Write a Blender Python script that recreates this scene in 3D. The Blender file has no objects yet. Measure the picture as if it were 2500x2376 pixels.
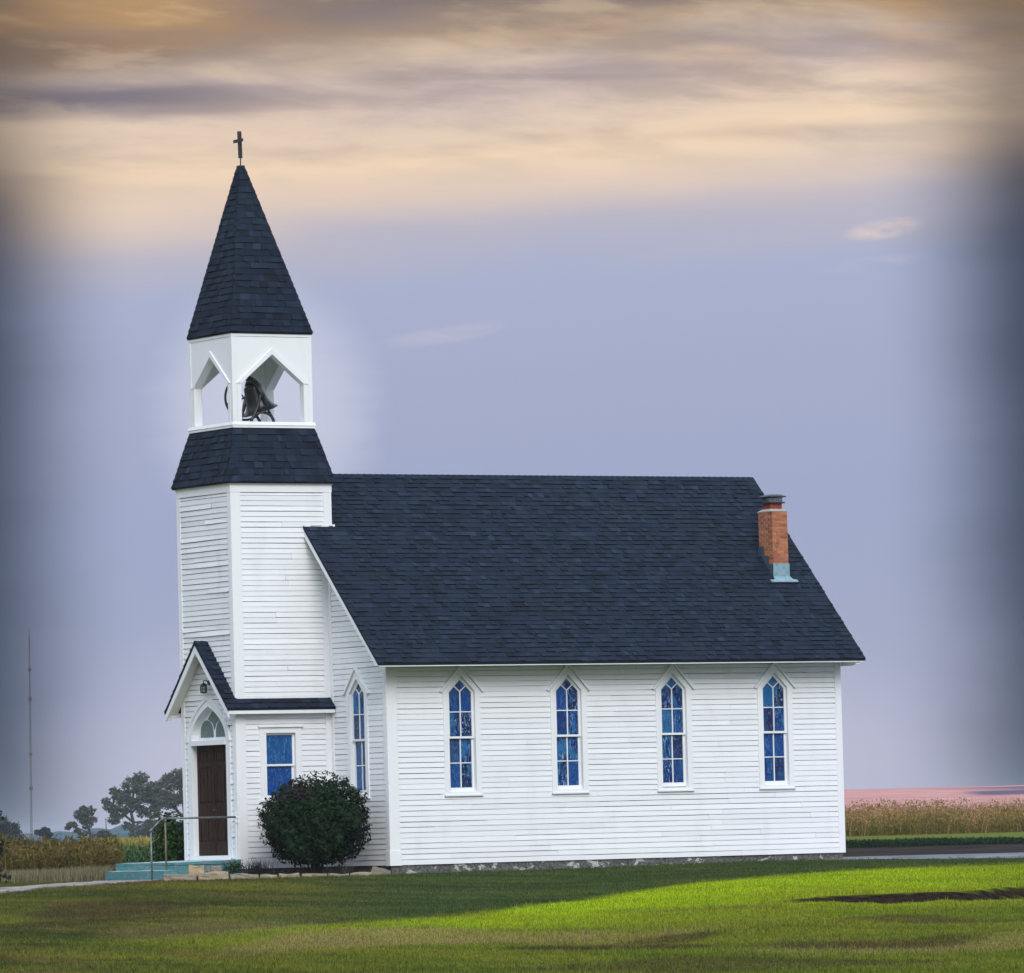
import bpy, bmesh, math, random
import numpy as np
from mathutils import Vector, Matrix
R = random.Random(7)
NR = np.random.default_rng(11)
scene = bpy.context.scene
C = scene.collection

# ------------------------------------------------------------------ camera
CAMP = Vector((-66.788, -116.655, 0.569))
yaw, pitch, roll = math.radians(-30.968), math.radians(3.136), math.radians(-1.491)
fwd = Vector((-math.sin(yaw)*math.cos(pitch), math.cos(yaw)*math.cos(pitch), math.sin(pitch)))
rgt = Vector((math.cos(yaw), math.sin(yaw), 0)); up = rgt.cross(fwd)
r2 = math.cos(roll)*rgt + math.sin(roll)*up
u2 = -math.sin(roll)*rgt + math.cos(roll)*up
cam = bpy.data.cameras.new('camera'); co = bpy.data.objects.new('camera', cam); C.objects.link(co)
cam.sensor_width = 36; cam.lens = 223.64; cam.clip_start = 1; cam.clip_end = 20000
mw = Matrix((r2, u2, -fwd)).transposed().to_4x4(); mw.translation = CAMP
co.matrix_world = mw; scene.camera = co
FX, FY = -math.sin(yaw), math.cos(yaw)          # ground frame: D ahead of the viewpoint, u to its right
RX, RY = math.cos(yaw), math.sin(yaw)

# ------------------------------------------------------------------ light
EXP = 0.58
SUN_EL, SUN_AZ = math.radians(36), (-0.36, -0.93)
scene.view_settings.view_transform = 'Standard'
try: scene.view_settings.look = 'None'
except Exception: pass
scene.view_settings.exposure = EXP; scene.view_settings.gamma = 1
sl = bpy.data.lights.new('sun', 'SUN'); sl.energy = 1.05; sl.angle = math.radians(32); sl.color = (1.0, .98, .955)
so = bpy.data.objects.new('sun', sl); C.objects.link(so)
sd = Vector((SUN_AZ[0]*math.cos(SUN_EL), SUN_AZ[1]*math.cos(SUN_EL), math.sin(SUN_EL))).normalized()
so.rotation_euler = sd.to_track_quat('Z', 'Y').to_euler()

def lin(c):
    c = c/255.0
    return c/12.92 if c <= .04045 else ((c+.055)/1.055)**2.4
def srgb(r, g, b): return (lin(r), lin(g), lin(b), 1)

class NT:                                        # tiny node helper
    def __init__(s, nt): s.nt = nt; s.n = nt.nodes; s.l = nt.links
    def new(s, t, **k):
        n = s.n.new(t)
        for a, v in k.items(): setattr(n, a, v)
        return n
    def link(s, a, b): s.l.new(a, b)
    def val(s, sock, v):
        if isinstance(v, bpy.types.NodeSocket): s.link(v, sock)
        else: sock.default_value = v
    def math(s, op, a, b=None, c=None, clamp=False):
        n = s.new('ShaderNodeMath', operation=op, use_clamp=clamp); s.val(n.inputs[0], a)
        if b is not None: s.val(n.inputs[1], b)
        if c is not None: s.val(n.inputs[2], c)
        return n.outputs[0]
    def vmath(s, op, a, b=None):
        n = s.new('ShaderNodeVectorMath', operation=op); s.val(n.inputs[0], a)
        if b is not None: s.val(n.inputs[1], b)
        return n
    def mix(s, f, a, b, blend='MIX'):
        n = s.new('ShaderNodeMix', data_type='RGBA', blend_type=blend)
        s.val(n.inputs[0], f); s.val(n.inputs[6], a); s.val(n.inputs[7], b); return n.outputs[2]
    def smooth(s, x, lo, hi):
        n = s.new('ShaderNodeMapRange', interpolation_type='SMOOTHSTEP')
        s.val(n.inputs[0], x); n.inputs[1].default_value = lo; n.inputs[2].default_value = hi
        return n.outputs[0]
    def ramp(s, f, stops, interp='LINEAR'):
        n = s.new('ShaderNodeValToRGB'); cr = n.color_ramp; cr.interpolation = interp
        while len(cr.elements) > 1: cr.elements.remove(cr.elements[-1])
        cr.elements[0].position = stops[0][0]; cr.elements[0].color = stops[0][1]
        for p, c in stops[1:]:
            e = cr.elements.new(p); e.color = c
        s.val(n.inputs[0], f); return n.outputs[0]
    def noise(s, vec, scale=1, detail=4, rough=.5, dist=0):
        n = s.new('ShaderNodeTexNoise'); n.inputs['Scale'].default_value = scale; n.inputs['Detail'].default_value = detail
        n.inputs['Roughness'].default_value = rough; n.inputs['Distortion'].default_value = dist
        if vec is not None: s.link(vec, n.inputs['Vector'])
        return n
    def mapping(s, vec, sc=(1, 1, 1), loc=(0, 0, 0), rot=(0, 0, 0)):
        n = s.new('ShaderNodeMapping'); s.link(vec, n.inputs[0]); n.inputs['Scale'].default_value = sc
        n.inputs['Location'].default_value = loc; n.inputs['Rotation'].default_value = rot; return n.outputs[0]
    def comb(s, x, y, z):
        n = s.new('ShaderNodeCombineXYZ')
        for i, v in enumerate((x, y, z)): s.val(n.inputs[i], v)
        return n.outputs[0]

# ------------------------------------------------------------------ world: sky with a low evening cloud deck
w = bpy.data.worlds.new('World'); scene.world = w; w.use_nodes = True
t = NT(w.node_tree); t.n.clear()
out = t.new('ShaderNodeOutputWorld'); bg = t.new('ShaderNodeBackground'); t.link(bg.outputs[0], out.inputs[0])
WS = 0.1
bg.inputs[1].default_value = WS
sky = t.new('ShaderNodeTexSky', sky_type='NISHITA'); sky.sun_disc = False
sky.sun_elevation = SUN_EL; sky.sun_rotation = math.atan2(SUN_AZ[0], SUN_AZ[1])
sky.air_density = 1.6; sky.dust_density = 3.0; sky.ozone_density = 1.5
tc = t.new('ShaderNodeTexCoord'); D = tc.outputs['Generated']
sep = t.new('ShaderNodeSeparateXYZ'); t.link(D, sep.inputs[0])
el = t.math('MULTIPLY', t.math('ARCSINE', sep.outputs[2]), 57.2958)
df = t.vmath('DOT_PRODUCT', D, (FX, FY, 0)).outputs['Value']; dr = t.vmath('DOT_PRODUCT', D, (RX, RY, 0)).outputs['Value']
az = t.math('MULTIPLY', t.math('ARCTAN2', dr, df), 57.2958)
p1 = t.comb(t.math('MULTIPLY', az, .22), t.math('MULTIPLY', el, 1.0), 3.1)
n1 = t.noise(p1, 1.0, 3.5, .5, .3).outputs[0]
p2 = t.comb(t.math('MULTIPLY', az, .13), t.math('MULTIPLY', el, 1.7), 7.7)
n2 = t.noise(p2, 1.3, 3.2, .5, .5).outputs[0]
warp = t.math('MULTIPLY', t.math('SUBTRACT', n1, .5), t.smooth(el, 4.2, 6.2))
tilt = t.math('MULTIPLY', az, -.045)
el2 = t.math('ADD', t.math('ADD', el, t.math('MULTIPLY', warp, .9)), tilt)
stops = [(0, (180, 178, 201)), (.5, (178, 178, 202)), (1.45, (163, 170, 197)), (2.85, (160, 169, 200)), (4.2, (166, 173, 203)), (5.0, (169, 177, 206)),
         (5.45, (188, 184, 198)), (5.8, (222, 202, 190)), (6.15, (242, 215, 186)), (6.5, (228, 205, 185)), (6.8, (205, 186, 180)),
         (7.0, (198, 178, 162)), (7.22, (172, 150, 130)), (7.5, (132, 118, 114)), (9.5, (150, 140, 140)), (13, (175, 175, 185))]
deck = t.ramp(t.math('DIVIDE', el2, 15.0), [(e/15.0, srgb(*c)) for e, c in stops])
# dark streaks in the deck
stre = t.math('MULTIPLY', t.smooth(n2, .50, .70), t.smooth(el, 5.6, 6.7))
deck = t.mix(t.math('MULTIPLY', stre, .42), deck, srgb(122, 116, 128))
# amber glow low in gaps
amb = t.math('MULTIPLY', t.smooth(n1, .40, .58), t.smooth(el, 6.3, 7.3))
amb = t.math('MULTIPLY', amb, t.smooth(t.math('ABSOLUTE', az), .6, 3.4))
deck = t.mix(t.math('MULTIPLY', amb, .62), deck, srgb(206, 160, 96))
# a long dark streak on the left
def band(a0, a1, e0, ew, soft):
    m = t.math('MULTIPLY', t.smooth(az, a0-soft, a0+soft), t.smooth(az, a1+soft, a1-soft))
    d = t.math('ABSOLUTE', t.math('SUBTRACT', t.math('ADD', el, t.math('MULTIPLY', t.math('SUBTRACT', n2, .5), .35)), e0))
    return t.math('MULTIPLY', m, t.smooth(d, ew, 0.02))
deck = t.mix(t.math('MULTIPLY', band(-9, -2.2, 6.70, .24, 1.3), .85), deck, srgb(108, 104, 120))
deck = t.mix(t.math('MULTIPLY', band(-9, -2.9, 7.12, .34, 1.0), .6), deck, srgb(120, 106, 104))
deck = t.mix(t.math('MULTIPLY', band(1.2, 8, 7.5, .14, 1.2), .8), deck, srgb(112, 104, 108))
p4 = t.comb(t.math('MULTIPLY', az, .55), t.math('MULTIPLY', t.math('ADD', el, t.math('MULTIPLY', az, .06)), 2.6), 4.4)
n4 = t.noise(p4, 1.1, 6, .56, .2).outputs[0]
tex = t.math('MULTIPLY', t.smooth(n4, .44, .66), t.smooth(el, 5.5, 6.9))
deck = t.mix(t.math('MULTIPLY', tex, .40), deck, srgb(136, 126, 130))
tex2 = t.math('MULTIPLY', t.smooth(n4, .50, .34), t.smooth(el, 5.6, 6.3))
deck = t.mix(t.math('MULTIPLY', tex2, .25), deck, srgb(246, 218, 184))
# little wisps low in the sky
p3 = t.comb(t.math('MULTIPLY', az, 1.6), t.math('MULTIPLY', el, 5.0), 1.2)
n3 = t.noise(p3, 1.2, 6, .6, .6).outputs[0]
def wisp(a0, e0, wa, we):
    dx = t.math('DIVIDE', t.math('SUBTRACT', az, a0), wa); dy = t.math('DIVIDE', t.math('SUBTRACT', t.math('SUBTRACT', el, t.math('MULTIPLY', t.math('SUBTRACT', az, a0), .12)), e0), we)
    rr = t.math('ADD', t.math('MULTIPLY', dx, dx), t.math('MULTIPLY', dy, dy))
    return t.math('MULTIPLY', t.smooth(rr, 1.0, .0), t.smooth(n3, .3, .62))
deck = t.mix(t.math('MULTIPLY', wisp(3.42, 5.36, .42, .11), .85), deck, srgb(224, 206, 198))
deck = t.mix(t.math('MULTIPLY', wisp(-.55, 4.52, .8, .1), .35), deck, srgb(205, 196, 208))
deck = t.mix(t.math('MULTIPLY', wisp(3.3, 5.05, .6, .08), .3), deck, srgb(205, 196, 208))
# vignette darkening painted into the sky colour to both sides, broken up like cloud
edge = t.math('ADD', t.math('ABSOLUTE', t.math('ADD', az, .02)), t.math('MULTIPLY', t.math('SUBTRACT', n1, .5), .3))
side_vignette = t.math('MULTIPLY', t.math('POWER', t.smooth(edge, 3.2, 4.8), 1.35), t.smooth(t.math('ABSOLUTE', az), 11, 6.5))
side_vignette = t.math('MULTIPLY', side_vignette, t.math('SUBTRACT', 1, t.math('MULTIPLY', t.smooth(el, 5.7, 6.6), .30)))
deck = t.mix(t.math('MULTIPLY', side_vignette, .95), deck, t.mix(t.smooth(el, 5.0, 6.6), srgb(58, 68, 88), srgb(84, 74, 68)))
# halo around the church and belfry, painted into the sky colour
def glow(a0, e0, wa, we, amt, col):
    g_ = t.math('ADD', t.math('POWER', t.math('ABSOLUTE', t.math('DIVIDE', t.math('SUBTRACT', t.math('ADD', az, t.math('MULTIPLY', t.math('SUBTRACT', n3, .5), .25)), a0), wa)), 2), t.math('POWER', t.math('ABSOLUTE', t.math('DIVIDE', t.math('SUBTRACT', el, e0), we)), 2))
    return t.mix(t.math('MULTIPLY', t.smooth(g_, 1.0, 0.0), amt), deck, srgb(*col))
deck = glow(-.3, .7, 4.4, 1.9, .55, (214, 212, 228))
deck = glow(-2.2, 3.9, 1.2, 1.3, .46, (228, 232, 244))         # painted halo behind the belfry
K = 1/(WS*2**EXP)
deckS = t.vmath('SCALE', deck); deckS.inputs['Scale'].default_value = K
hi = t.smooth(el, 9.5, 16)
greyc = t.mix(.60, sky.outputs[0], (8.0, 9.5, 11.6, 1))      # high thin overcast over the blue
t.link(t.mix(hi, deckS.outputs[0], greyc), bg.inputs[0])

# ------------------------------------------------------------------ helpers
def tag(o, label=None, cat=None, group=None, kind=None):
    for k, v in (('label', label), ('category', cat), ('group', group), ('kind', kind)):
        if v: o[k] = v
    return o
def thing(name, loc, label, cat, group=None):
    o = bpy.data.objects.new(name, None); C.objects.link(o); o.location = loc; o.empty_display_size = .3
    return tag(o, label, cat, group)

class MB:
    def __init__(s): s.v = []; s.f = []; s.t = []
    def face(s, pts, tone=0.5):
        i = len(s.v); s.v.extend([tuple(p) for p in pts]); s.f.append(tuple(range(i, i+len(pts)))); s.t.append(tone)
    def box(s, x0, x1, y0, y1, z0, z1, tone=.5):
        s.hexa([(x0, y0, z0), (x1, y0, z0), (x1, y1, z0), (x0, y1, z0), (x0, y0, z1), (x1, y0, z1), (x1, y1, z1), (x0, y1, z1)], tone)
    def hexa(s, p, tone=.5):
        i = len(s.v); s.v.extend([tuple(q) for q in p])
        for f in ((3, 2, 1, 0), (4, 5, 6, 7), (0, 1, 5, 4), (1, 2, 6, 5), (2, 3, 7, 6), (3, 0, 4, 7)):
            s.f.append(tuple(i+k for k in f)); s.t.append(tone)
    def prism(s, poly, off, tone=.5):              # poly: 3D points, off: extrusion vector
        n = len(poly); i = len(s.v); s.v.extend([tuple(p) for p in poly])
        s.v.extend([(p[0]+off[0], p[1]+off[1], p[2]+off[2]) for p in poly])
        s.f.append(tuple(range(i, i+n))); s.f.append(tuple(range(i+2*n-1, i+n-1, -1))); s.t += [tone, tone]
        for k in range(n):
            s.f.append((i+k, i+n+k, i+n+(k+1) % n, i+(k+1) % n)); s.t.append(tone)
    def bar(s, a, b, wv, hv, tone=.5):             # bar a->b with half vectors wv, hv
        a, b, wv, hv = map(Vector, (a, b, wv, hv))
        s.hexa([a-wv-hv, b-wv-hv, b+wv-hv, a+wv-hv, a-wv+hv, b-wv+hv, b+wv+hv, a+wv+hv], tone)
    def tube(s, pts, rad, n=8, tone=.5, cap=True):
        pts = [Vector(p) for p in pts]; rad = rad if isinstance(rad, (list, tuple)) else [rad]*len(pts)
        rings = []; prev = None
        for k, p in enumerate(pts):
            d = (pts[min(k+1, len(pts)-1)]-pts[max(k-1, 0)]).normalized()
            a = prev if prev is not None else (Vector((0, 0, 1)) if abs(d.z) < .9 else Vector((1, 0, 0)))
            x = (a - d*a.dot(d)).normalized(); prev = x; y = d.cross(x); ring = []
            for j in range(n):
                th = 2*math.pi*j/n; q = p + (x*math.cos(th)+y*math.sin(th))*rad[k]
                ring.append(len(s.v)); s.v.append(tuple(q))
            rings.append(ring)
        for k in range(len(rings)-1):
            for j in range(n):
                s.f.append((rings[k][j], rings[k][(j+1) % n], rings[k+1][(j+1) % n], rings[k+1][j])); s.t.append(tone)
        if cap:
            s.f.append(tuple(reversed(rings[0]))); s.f.append(tuple(rings[-1])); s.t += [tone, tone]
    def lathe(s, prof, M, n=32, tone=.5):          # prof [(r,z)], M matrix
        rings = []
        for r, z in prof:
            ring = []
            for j in range(n):
                th = 2*math.pi*j/n; ring.append(len(s.v)); s.v.append(tuple(M @ Vector((r*math.cos(th), r*math.sin(th), z))))
            rings.append(ring)
        for k in range(len(rings)-1):
            for j in range(n):
                s.f.append((rings[k][j], rings[k][(j+1) % n], rings[k+1][(j+1) % n], rings[k+1][j])); s.t.append(tone)
    def build(s, name, mat, parent=None, smooth=False, bevel=0, label=None):
        me = bpy.data.meshes.new(name); me.from_pydata(s.v, [], s.f); me.materials.append(mat)
        at = me.attributes.new('tone', 'FLOAT', 'FACE'); at.data.foreach_set('value', np.array(s.t, dtype=np.float32))
        if smooth: me.polygons.foreach_set('use_smooth', [True]*len(me.polygons))
        me.update()
        o = bpy.data.objects.new(name, me); C.objects.link(o)
        if parent is not None:
            o.parent = parent
            o.location = -wloc(parent)
        if bevel:
            b = o.modifiers.new('bevel', 'BEVEL'); b.width = bevel; b.segments = 1; b.limit_method = 'ANGLE'
        if label: o['label'] = label
        return o
def wloc(o):
    v = Vector((0, 0, 0))
    while o is not None: v += o.location; o = o.parent
    return v
def npmesh(name, V, F, mat, tone=None, parent=None, smooth=False):
    me = bpy.data.meshes.new(name); V = np.ascontiguousarray(V, dtype=np.float32); F = np.ascontiguousarray(F, dtype=np.int32)
    n, k = F.shape
    me.vertices.add(len(V)); me.vertices.foreach_set('co', V.ravel())
    me.loops.add(n*k); me.loops.foreach_set('vertex_index', F.ravel())
    me.polygons.add(n); me.polygons.foreach_set('loop_start', np.arange(0, n*k, k, dtype=np.int32))
    me.update(calc_edges=True); me.validate()
    me.materials.append(mat)
    if tone is not None:
        at = me.attributes.new('tone', 'FLOAT', 'FACE'); at.data.foreach_set('value', np.asarray(tone, dtype=np.float32))
    if smooth: me.polygons.foreach_set('use_smooth', [True]*n)
    o = bpy.data.objects.new(name, me); C.objects.link(o)
    if parent is not None: o.parent = parent; o.location = -wloc(parent)
    return o
def material(name, rough=.6, spec=.3):
    m = bpy.data.materials.new(name); m.use_nodes = True; tt = NT(m.node_tree); b = tt.n['Principled BSDF']
    b.inputs['Roughness'].default_value = rough; b.inputs['Specular IOR Level'].default_value = spec
    return m, tt, b
def attr(tt, name='tone'):
    n = tt.new('ShaderNodeAttribute'); n.attribute_name = name; return n.outputs['Fac']
def geo(tt): return tt.new('ShaderNodeNewGeometry').outputs['Position']
def bump(tt, b, h, st=.3, dist=.01):
    n = tt.new('ShaderNodeBump'); n.inputs['Strength'].default_value = st; n.inputs['Distance'].default_value = dist
    tt.link(h, n.inputs['Height']); tt.link(n.outputs[0], b.inputs['Normal'])
M = {}
def simple(name, c1, c2, scale=8, rough=.6, spec=.3, bst=.2, stretch=(1, 1, 1), metal=0, tonemix=0.0):
    m, tt, b = material(name, rough, spec); p = tt.mapping(geo(tt), stretch)
    n = tt.noise(p, scale, 6, .6).outputs[0]
    f = tt.smooth(n, .3, .7)
    if tonemix: f = tt.math('ADD', tt.math('MULTIPLY', f, 1-tonemix), tt.math('MULTIPLY', attr(tt), tonemix))
    tt.link(tt.mix(f, (*c1, 1), (*c2, 1)), b.inputs['Base Color']); b.inputs['Metallic'].default_value = metal
    if bst: bump(tt, b, n, bst)
    M[name] = m; return m
# --- white painted timber, with grime that has its own shape
def paint(name, base=(.785, .815, .85), dirt=(.50, .52, .52), amt=.35, chip=.0):
    m, tt, b = material(name, .55, .3); p = geo(tt)
    n = tt.noise(tt.mapping(p, (1.2, 1.2, .35)), 2.0, 6, .62).outputs[0]
    n2 = tt.noise(tt.mapping(p, (3, 3, 12)), 3.0, 5, .6).outputs[0]
    f = tt.math('MULTIPLY', tt.smooth(n, .48, .78), amt)
    f2 = tt.math('MULTIPLY', tt.smooth(n2, .62, .78), amt*.6)
    col = tt.mix(f, (*base, 1), (*dirt, 1)); col = tt.mix(f2, col, (.55, .55, .53, 1))
    tn = tt.math('MULTIPLY_ADD', attr(tt), .12, .94)
    col = tt.mix(1.0, col, tt.comb(tn, tn, tn), 'MULTIPLY')
    if chip:
        n3 = tt.noise(tt.mapping(p, (6, 6, 22)), 2.0, 6, .7).outputs[0]
        col = tt.mix(tt.math('MULTIPLY', tt.smooth(n3, .66, .70), chip), col, (.22, .21, .2, 1))
    tt.link(col, b.inputs['Base Color']); bump(tt, b, n2, .12, .004); M[name] = m
paint('white_siding', amt=.20, chip=.25); paint('old_siding', amt=.38, chip=.6, base=(.77, .795, .825)); paint('white_trim', base=(.79, .815, .845), amt=.25)
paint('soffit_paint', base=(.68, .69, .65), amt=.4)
# --- roof shingles
m, tt, b = material('shingle', .85, .2); p = geo(tt); tn = attr(tt)
n = tt.noise(p, 160, 3, .6).outputs[0]; n2 = tt.noise(p, 1.3, 4, .5).outputs[0]
col = tt.ramp(tn, [(0, (.004, .007, .015, 1)), (.35, (.0075, .0135, .029, 1)), (.7, (.0115, .0205, .042, 1)), (1, (.020, .033, .062, 1))])
col = tt.mix(tt.math('MULTIPLY', tt.smooth(n, .45, .75), .2), col, (.028, .038, .052, 1))
col = tt.mix(tt.math('MULTIPLY', tt.smooth(n2, .5, .75), .25), col, (.02, .03, .03, 1))
tt.link(col, b.inputs['Base Color']); bump(tt, b, n, .4, .004); M['shingle'] = m
simple('roof_edge', (.012, .015, .02), (.02, .024, .03), 20)
# --- art glass
m, tt, b = material('art_glass', .15, .22); p = geo(tt); tn = attr(tt)
off = tt.vmath('SCALE', (17.3, 9.1, 31.7)); tt.val(off.inputs['Scale'], tt.math('MULTIPLY', tn, 9.0))
pv = tt.vmath('ADD', tt.mapping(p, (1.2, 1.2, .5)), off.outputs[0]).outputs[0]
n = tt.noise(pv, 7, 5, .6, 1.8).outputs[0]; n2 = tt.noise(pv, 8, 6, .66, 2.8).outputs[0]; n3 = tt.noise(pv, 4, 3, .5, .5).outputs[0]
base = tt.ramp(tt.math('FRACT', tt.math('MULTIPLY', tn, 7.31)), [(0, (.006, .068, .29, 1)), (.3, (.008, .038, .16, 1)), (.5, (.016, .018, .075, 1)), (.7, (.010, .135, .35, 1)), (1, (.008, .052, .21, 1))])
base = tt.mix(tt.math('MULTIPLY', tt.smooth(n, .46, .55), tt.math('MULTIPLY_ADD', tt.smooth(tn, .25, .5), .6, .25)), base, (.004, .008, .030, 1))
st_amt = tt.math('MULTIPLY_ADD', tt.smooth(tn, .3, .5), .62, .30)
base = tt.mix(tt.math('MULTIPLY', tt.smooth(n2, .52, .63), st_amt), base, (.22, .36, .62, 1))
base = tt.mix(tt.math('MULTIPLY', tt.smooth(n3, .50, .60), tt.math('MULTIPLY', st_amt, .7)), base, (.02, .17, .38, 1))
tt.link(base, b.inputs['Base Color']); bump(tt, b, n2, .12, .004); M['art_glass'] = m
simple('grey_glass', (.09, .135, .13), (.13, .185, .175), 30, .3, .4, .1)
simple('door_wood', (.012, .006, .004), (.050, .027, .017), 9, .65, .15, .3, (6, 6, .5))
simple('brass', (.10, .07, .03), (.2, .14, .06), 20, .35, .5, 0, metal=.9)
simple('black_iron', (.006, .007, .008), (.018, .020, .022), 14, .38, .5, .15)
simple('bell_metal', (.006, .007, .008), (.02, .023, .025), 7, .32, .6, .1, metal=.3)
simple('dark_metal', (.015, .016, .018), (.035, .036, .038), 20, .5, .4, .1)
simple('lamp_glass', (.18, .2, .2), (.3, .32, .32), 10, .2, .5, 0)
simple('galvanized', (.10, .11, .115), (.22, .23, .235), 25, .45, .5, .1, metal=.55)
simple('rust_pipe', (.10, .075, .05), (.22, .19, .15), 18, .6, .4, .2, (1, 1, .4))
simple('flashing', (.16, .28, .34), (.26, .40, .46), 12, .45, .4, .1)
simple('dark_flashing', (.035, .06, .085), (.055, .09, .12), 10, .5, .4, .1)
simple('clay_flue', (.20, .035, .025), (.32, .07, .045), 16, .8, .2, .2)
simple('mortar', (.32, .30, .27), (.45, .43, .40), 30, .9, .1, .3)
m, tt, b = material('brick', .85, .2); p = geo(tt); n = tt.noise(p, 40, 6, .65).outputs[0]
col = tt.ramp(attr(tt), [(0, (.27, .085, .04, 1)), (.5, (.42, .15, .07, 1)), (1, (.55, .22, .11, 1))])
col = tt.mix(tt.math('MULTIPLY', tt.smooth(n, .45, .68), .7), col, (.17, .06, .038, 1)); nz = tt.noise(p, 3.5, 5, .6).outputs[0]; col = tt.mix(tt.math('MULTIPLY', tt.smooth(nz, .52, .68), .6), col, (.12, .055, .04, 1)); tt.link(col, b.inputs['Base Color']); bump(tt, b, n, .5, .006); M['brick'] = m
# foundation: dark concrete with peeling whitewash
m, tt, b = material('foundation', .95, .1); p = geo(tt)
n = tt.noise(tt.mapping(p, (1, 1, 1.6)), 3.2, 7, .68, .6).outputs[0]; n2 = tt.noise(p, 22, 5, .6).outputs[0]
g = tt.mix(tt.smooth(n2, .3, .7), (.05, .052, .05, 1), (.17, .17, .165, 1))
g = tt.mix(tt.smooth(n, .585, .61), g, (.45, .45, .44, 1)); tt.link(g, b.inputs['Base Color']); bump(tt, b, n2, .5, .01); M['foundation'] = m
# turquoise step paint, worn
m, tt, b = material('turquoise_paint', .75, .25); p = geo(tt)
n = tt.noise(tt.mapping(p, (1, 1, 2.5)), 4.5, 7, .7).outputs[0]; n2 = tt.noise(p, 30, 5, .6).outputs[0]
g = tt.mix(tt.smooth(n2, .35, .7), (.06, .20, .23, 1), (.105, .29, .32, 1)); g = tt.mix(tt.smooth(n, .54, .58), g, (.22, .25, .25, 1)); g = tt.mix(tt.smooth(n, .62, .65), g, (.07, .065, .06, 1))
up_ = tt.new('ShaderNodeSeparateXYZ'); tt.link(tt.new('ShaderNodeNewGeometry').outputs['Normal'], up_.inputs[0])
g = tt.mix(tt.math('MULTIPLY', tt.smooth(up_.outputs[2], .6, .9), .75), g, (.50, .58, .58, 1))      # worn bare treads
tt.link(g, b.inputs['Base Color']); bump(tt, b, n, .4, .01); M['turquoise_paint'] = m
# limestone
m, tt, b = material('limestone', .9, .15); p = geo(tt)
n = tt.noise(tt.mapping(p, (1, 1, 3)), 6, 7, .68, .4).outputs[0]; n2 = tt.noise(p, 45, 5, .6).outputs[0]
g = tt.ramp(attr(tt), [(0, (.16, .15, .14, 1)), (.5, (.33, .28, .21, 1)), (1, (.42, .33, .20, 1))])
g = tt.mix(tt.math('MULTIPLY', tt.smooth(n, .45, .7), .7), g, (.11, .095, .08, 1)); g = tt.mix(tt.math('MULTIPLY', tt.smooth(n2, .5, .7), .3), g, (.5, .46, .4, 1))
tt.link(g, b.inputs['Base Color']); bump(tt, b, n, .7, .02); M['limestone'] = m
simple('concrete_path', (.17, .145, .135), (.36, .32, .30), 2.6, .9, .15, .4)
simple('soil', (.018, .014, .010), (.045, .035, .025), 5, .95, .1, .5)
simple('bark', (.025, .024, .022), (.06, .055, .05), 6, .9, .1, .4, (1, 1, .3))
def leafmat(name, stops, trans=.25, rough=.5, pos=None):
    m, tt, b = material(name, rough, .12); c = tt.ramp(attr(tt), [(p, (*q, 1)) for p, q in stops])
    tt.link(c, b.inputs['Base Color'])
    tr = tt.new('ShaderNodeBsdfTranslucent'); tt.link(c, tr.inputs[0]); mx = tt.new('ShaderNodeMixShader'); mx.inputs[0].default_value = trans
    tt.link(b.outputs[0], mx.inputs[1]); tt.link(tr.outputs[0], mx.inputs[2]); o = [n for n in tt.n if n.type == 'OUTPUT_MATERIAL'][0]
    tt.link(mx.outputs[0], o.inputs[0]); M[name] = m
leafmat('bush_leaf', [(0, (.004, .011, .005)), (.5, (.010, .028, .010)), (.8, (.020, .048, .016)), (.93, (.034, .064, .026)), (1, (.026, .016, .018))], .12, .7)
leafmat('vine_leaf', [(0, (.012, .03, .008)), (.6, (.03, .075, .015)), (1, (.05, .11, .025))])
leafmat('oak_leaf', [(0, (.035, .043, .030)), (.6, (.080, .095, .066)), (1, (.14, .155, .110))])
leafmat('dark_leaf', [(0, (.006, .010, .008)), (.6, (.014, .022, .014)), (1, (.03, .04, .024))])
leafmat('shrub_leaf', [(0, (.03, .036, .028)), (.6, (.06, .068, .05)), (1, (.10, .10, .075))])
leafmat('tall_grass', [(0, (.03, .024, .006)), (.5, (.085, .065, .014)), (.85, (.15, .11, .025)), (1, (.24, .19, .06))])
leafmat('pale_grass', [(0, (.10, .085, .045)), (.5, (.22, .19, .11)), (1, (.38, .33, .21))])
leafmat('corn_leaf', [(0, (.025, .06, .015)), (.6, (.06, .13, .03)), (.72, (.12, .17, .06)), (.8, (.26, .22, .05)), (1, (.40, .33, .09))])
leafmat('weed_leaf', [(0, (.03, .038, .008)), (.35, (.085, .095, .018)), (.6, (.17, .14, .032)), (.8, (.30, .19, .06)), (1, (.46, .25, .15))])
leafmat('herb_leaf', [(0, (.008, .022, .008)), (.6, (.02, .05, .018)), (1, (.04, .08, .03))])
leafmat('dry_twig', [(0, (.012, .012, .013)), (1, (.04, .036, .04))])

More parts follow.
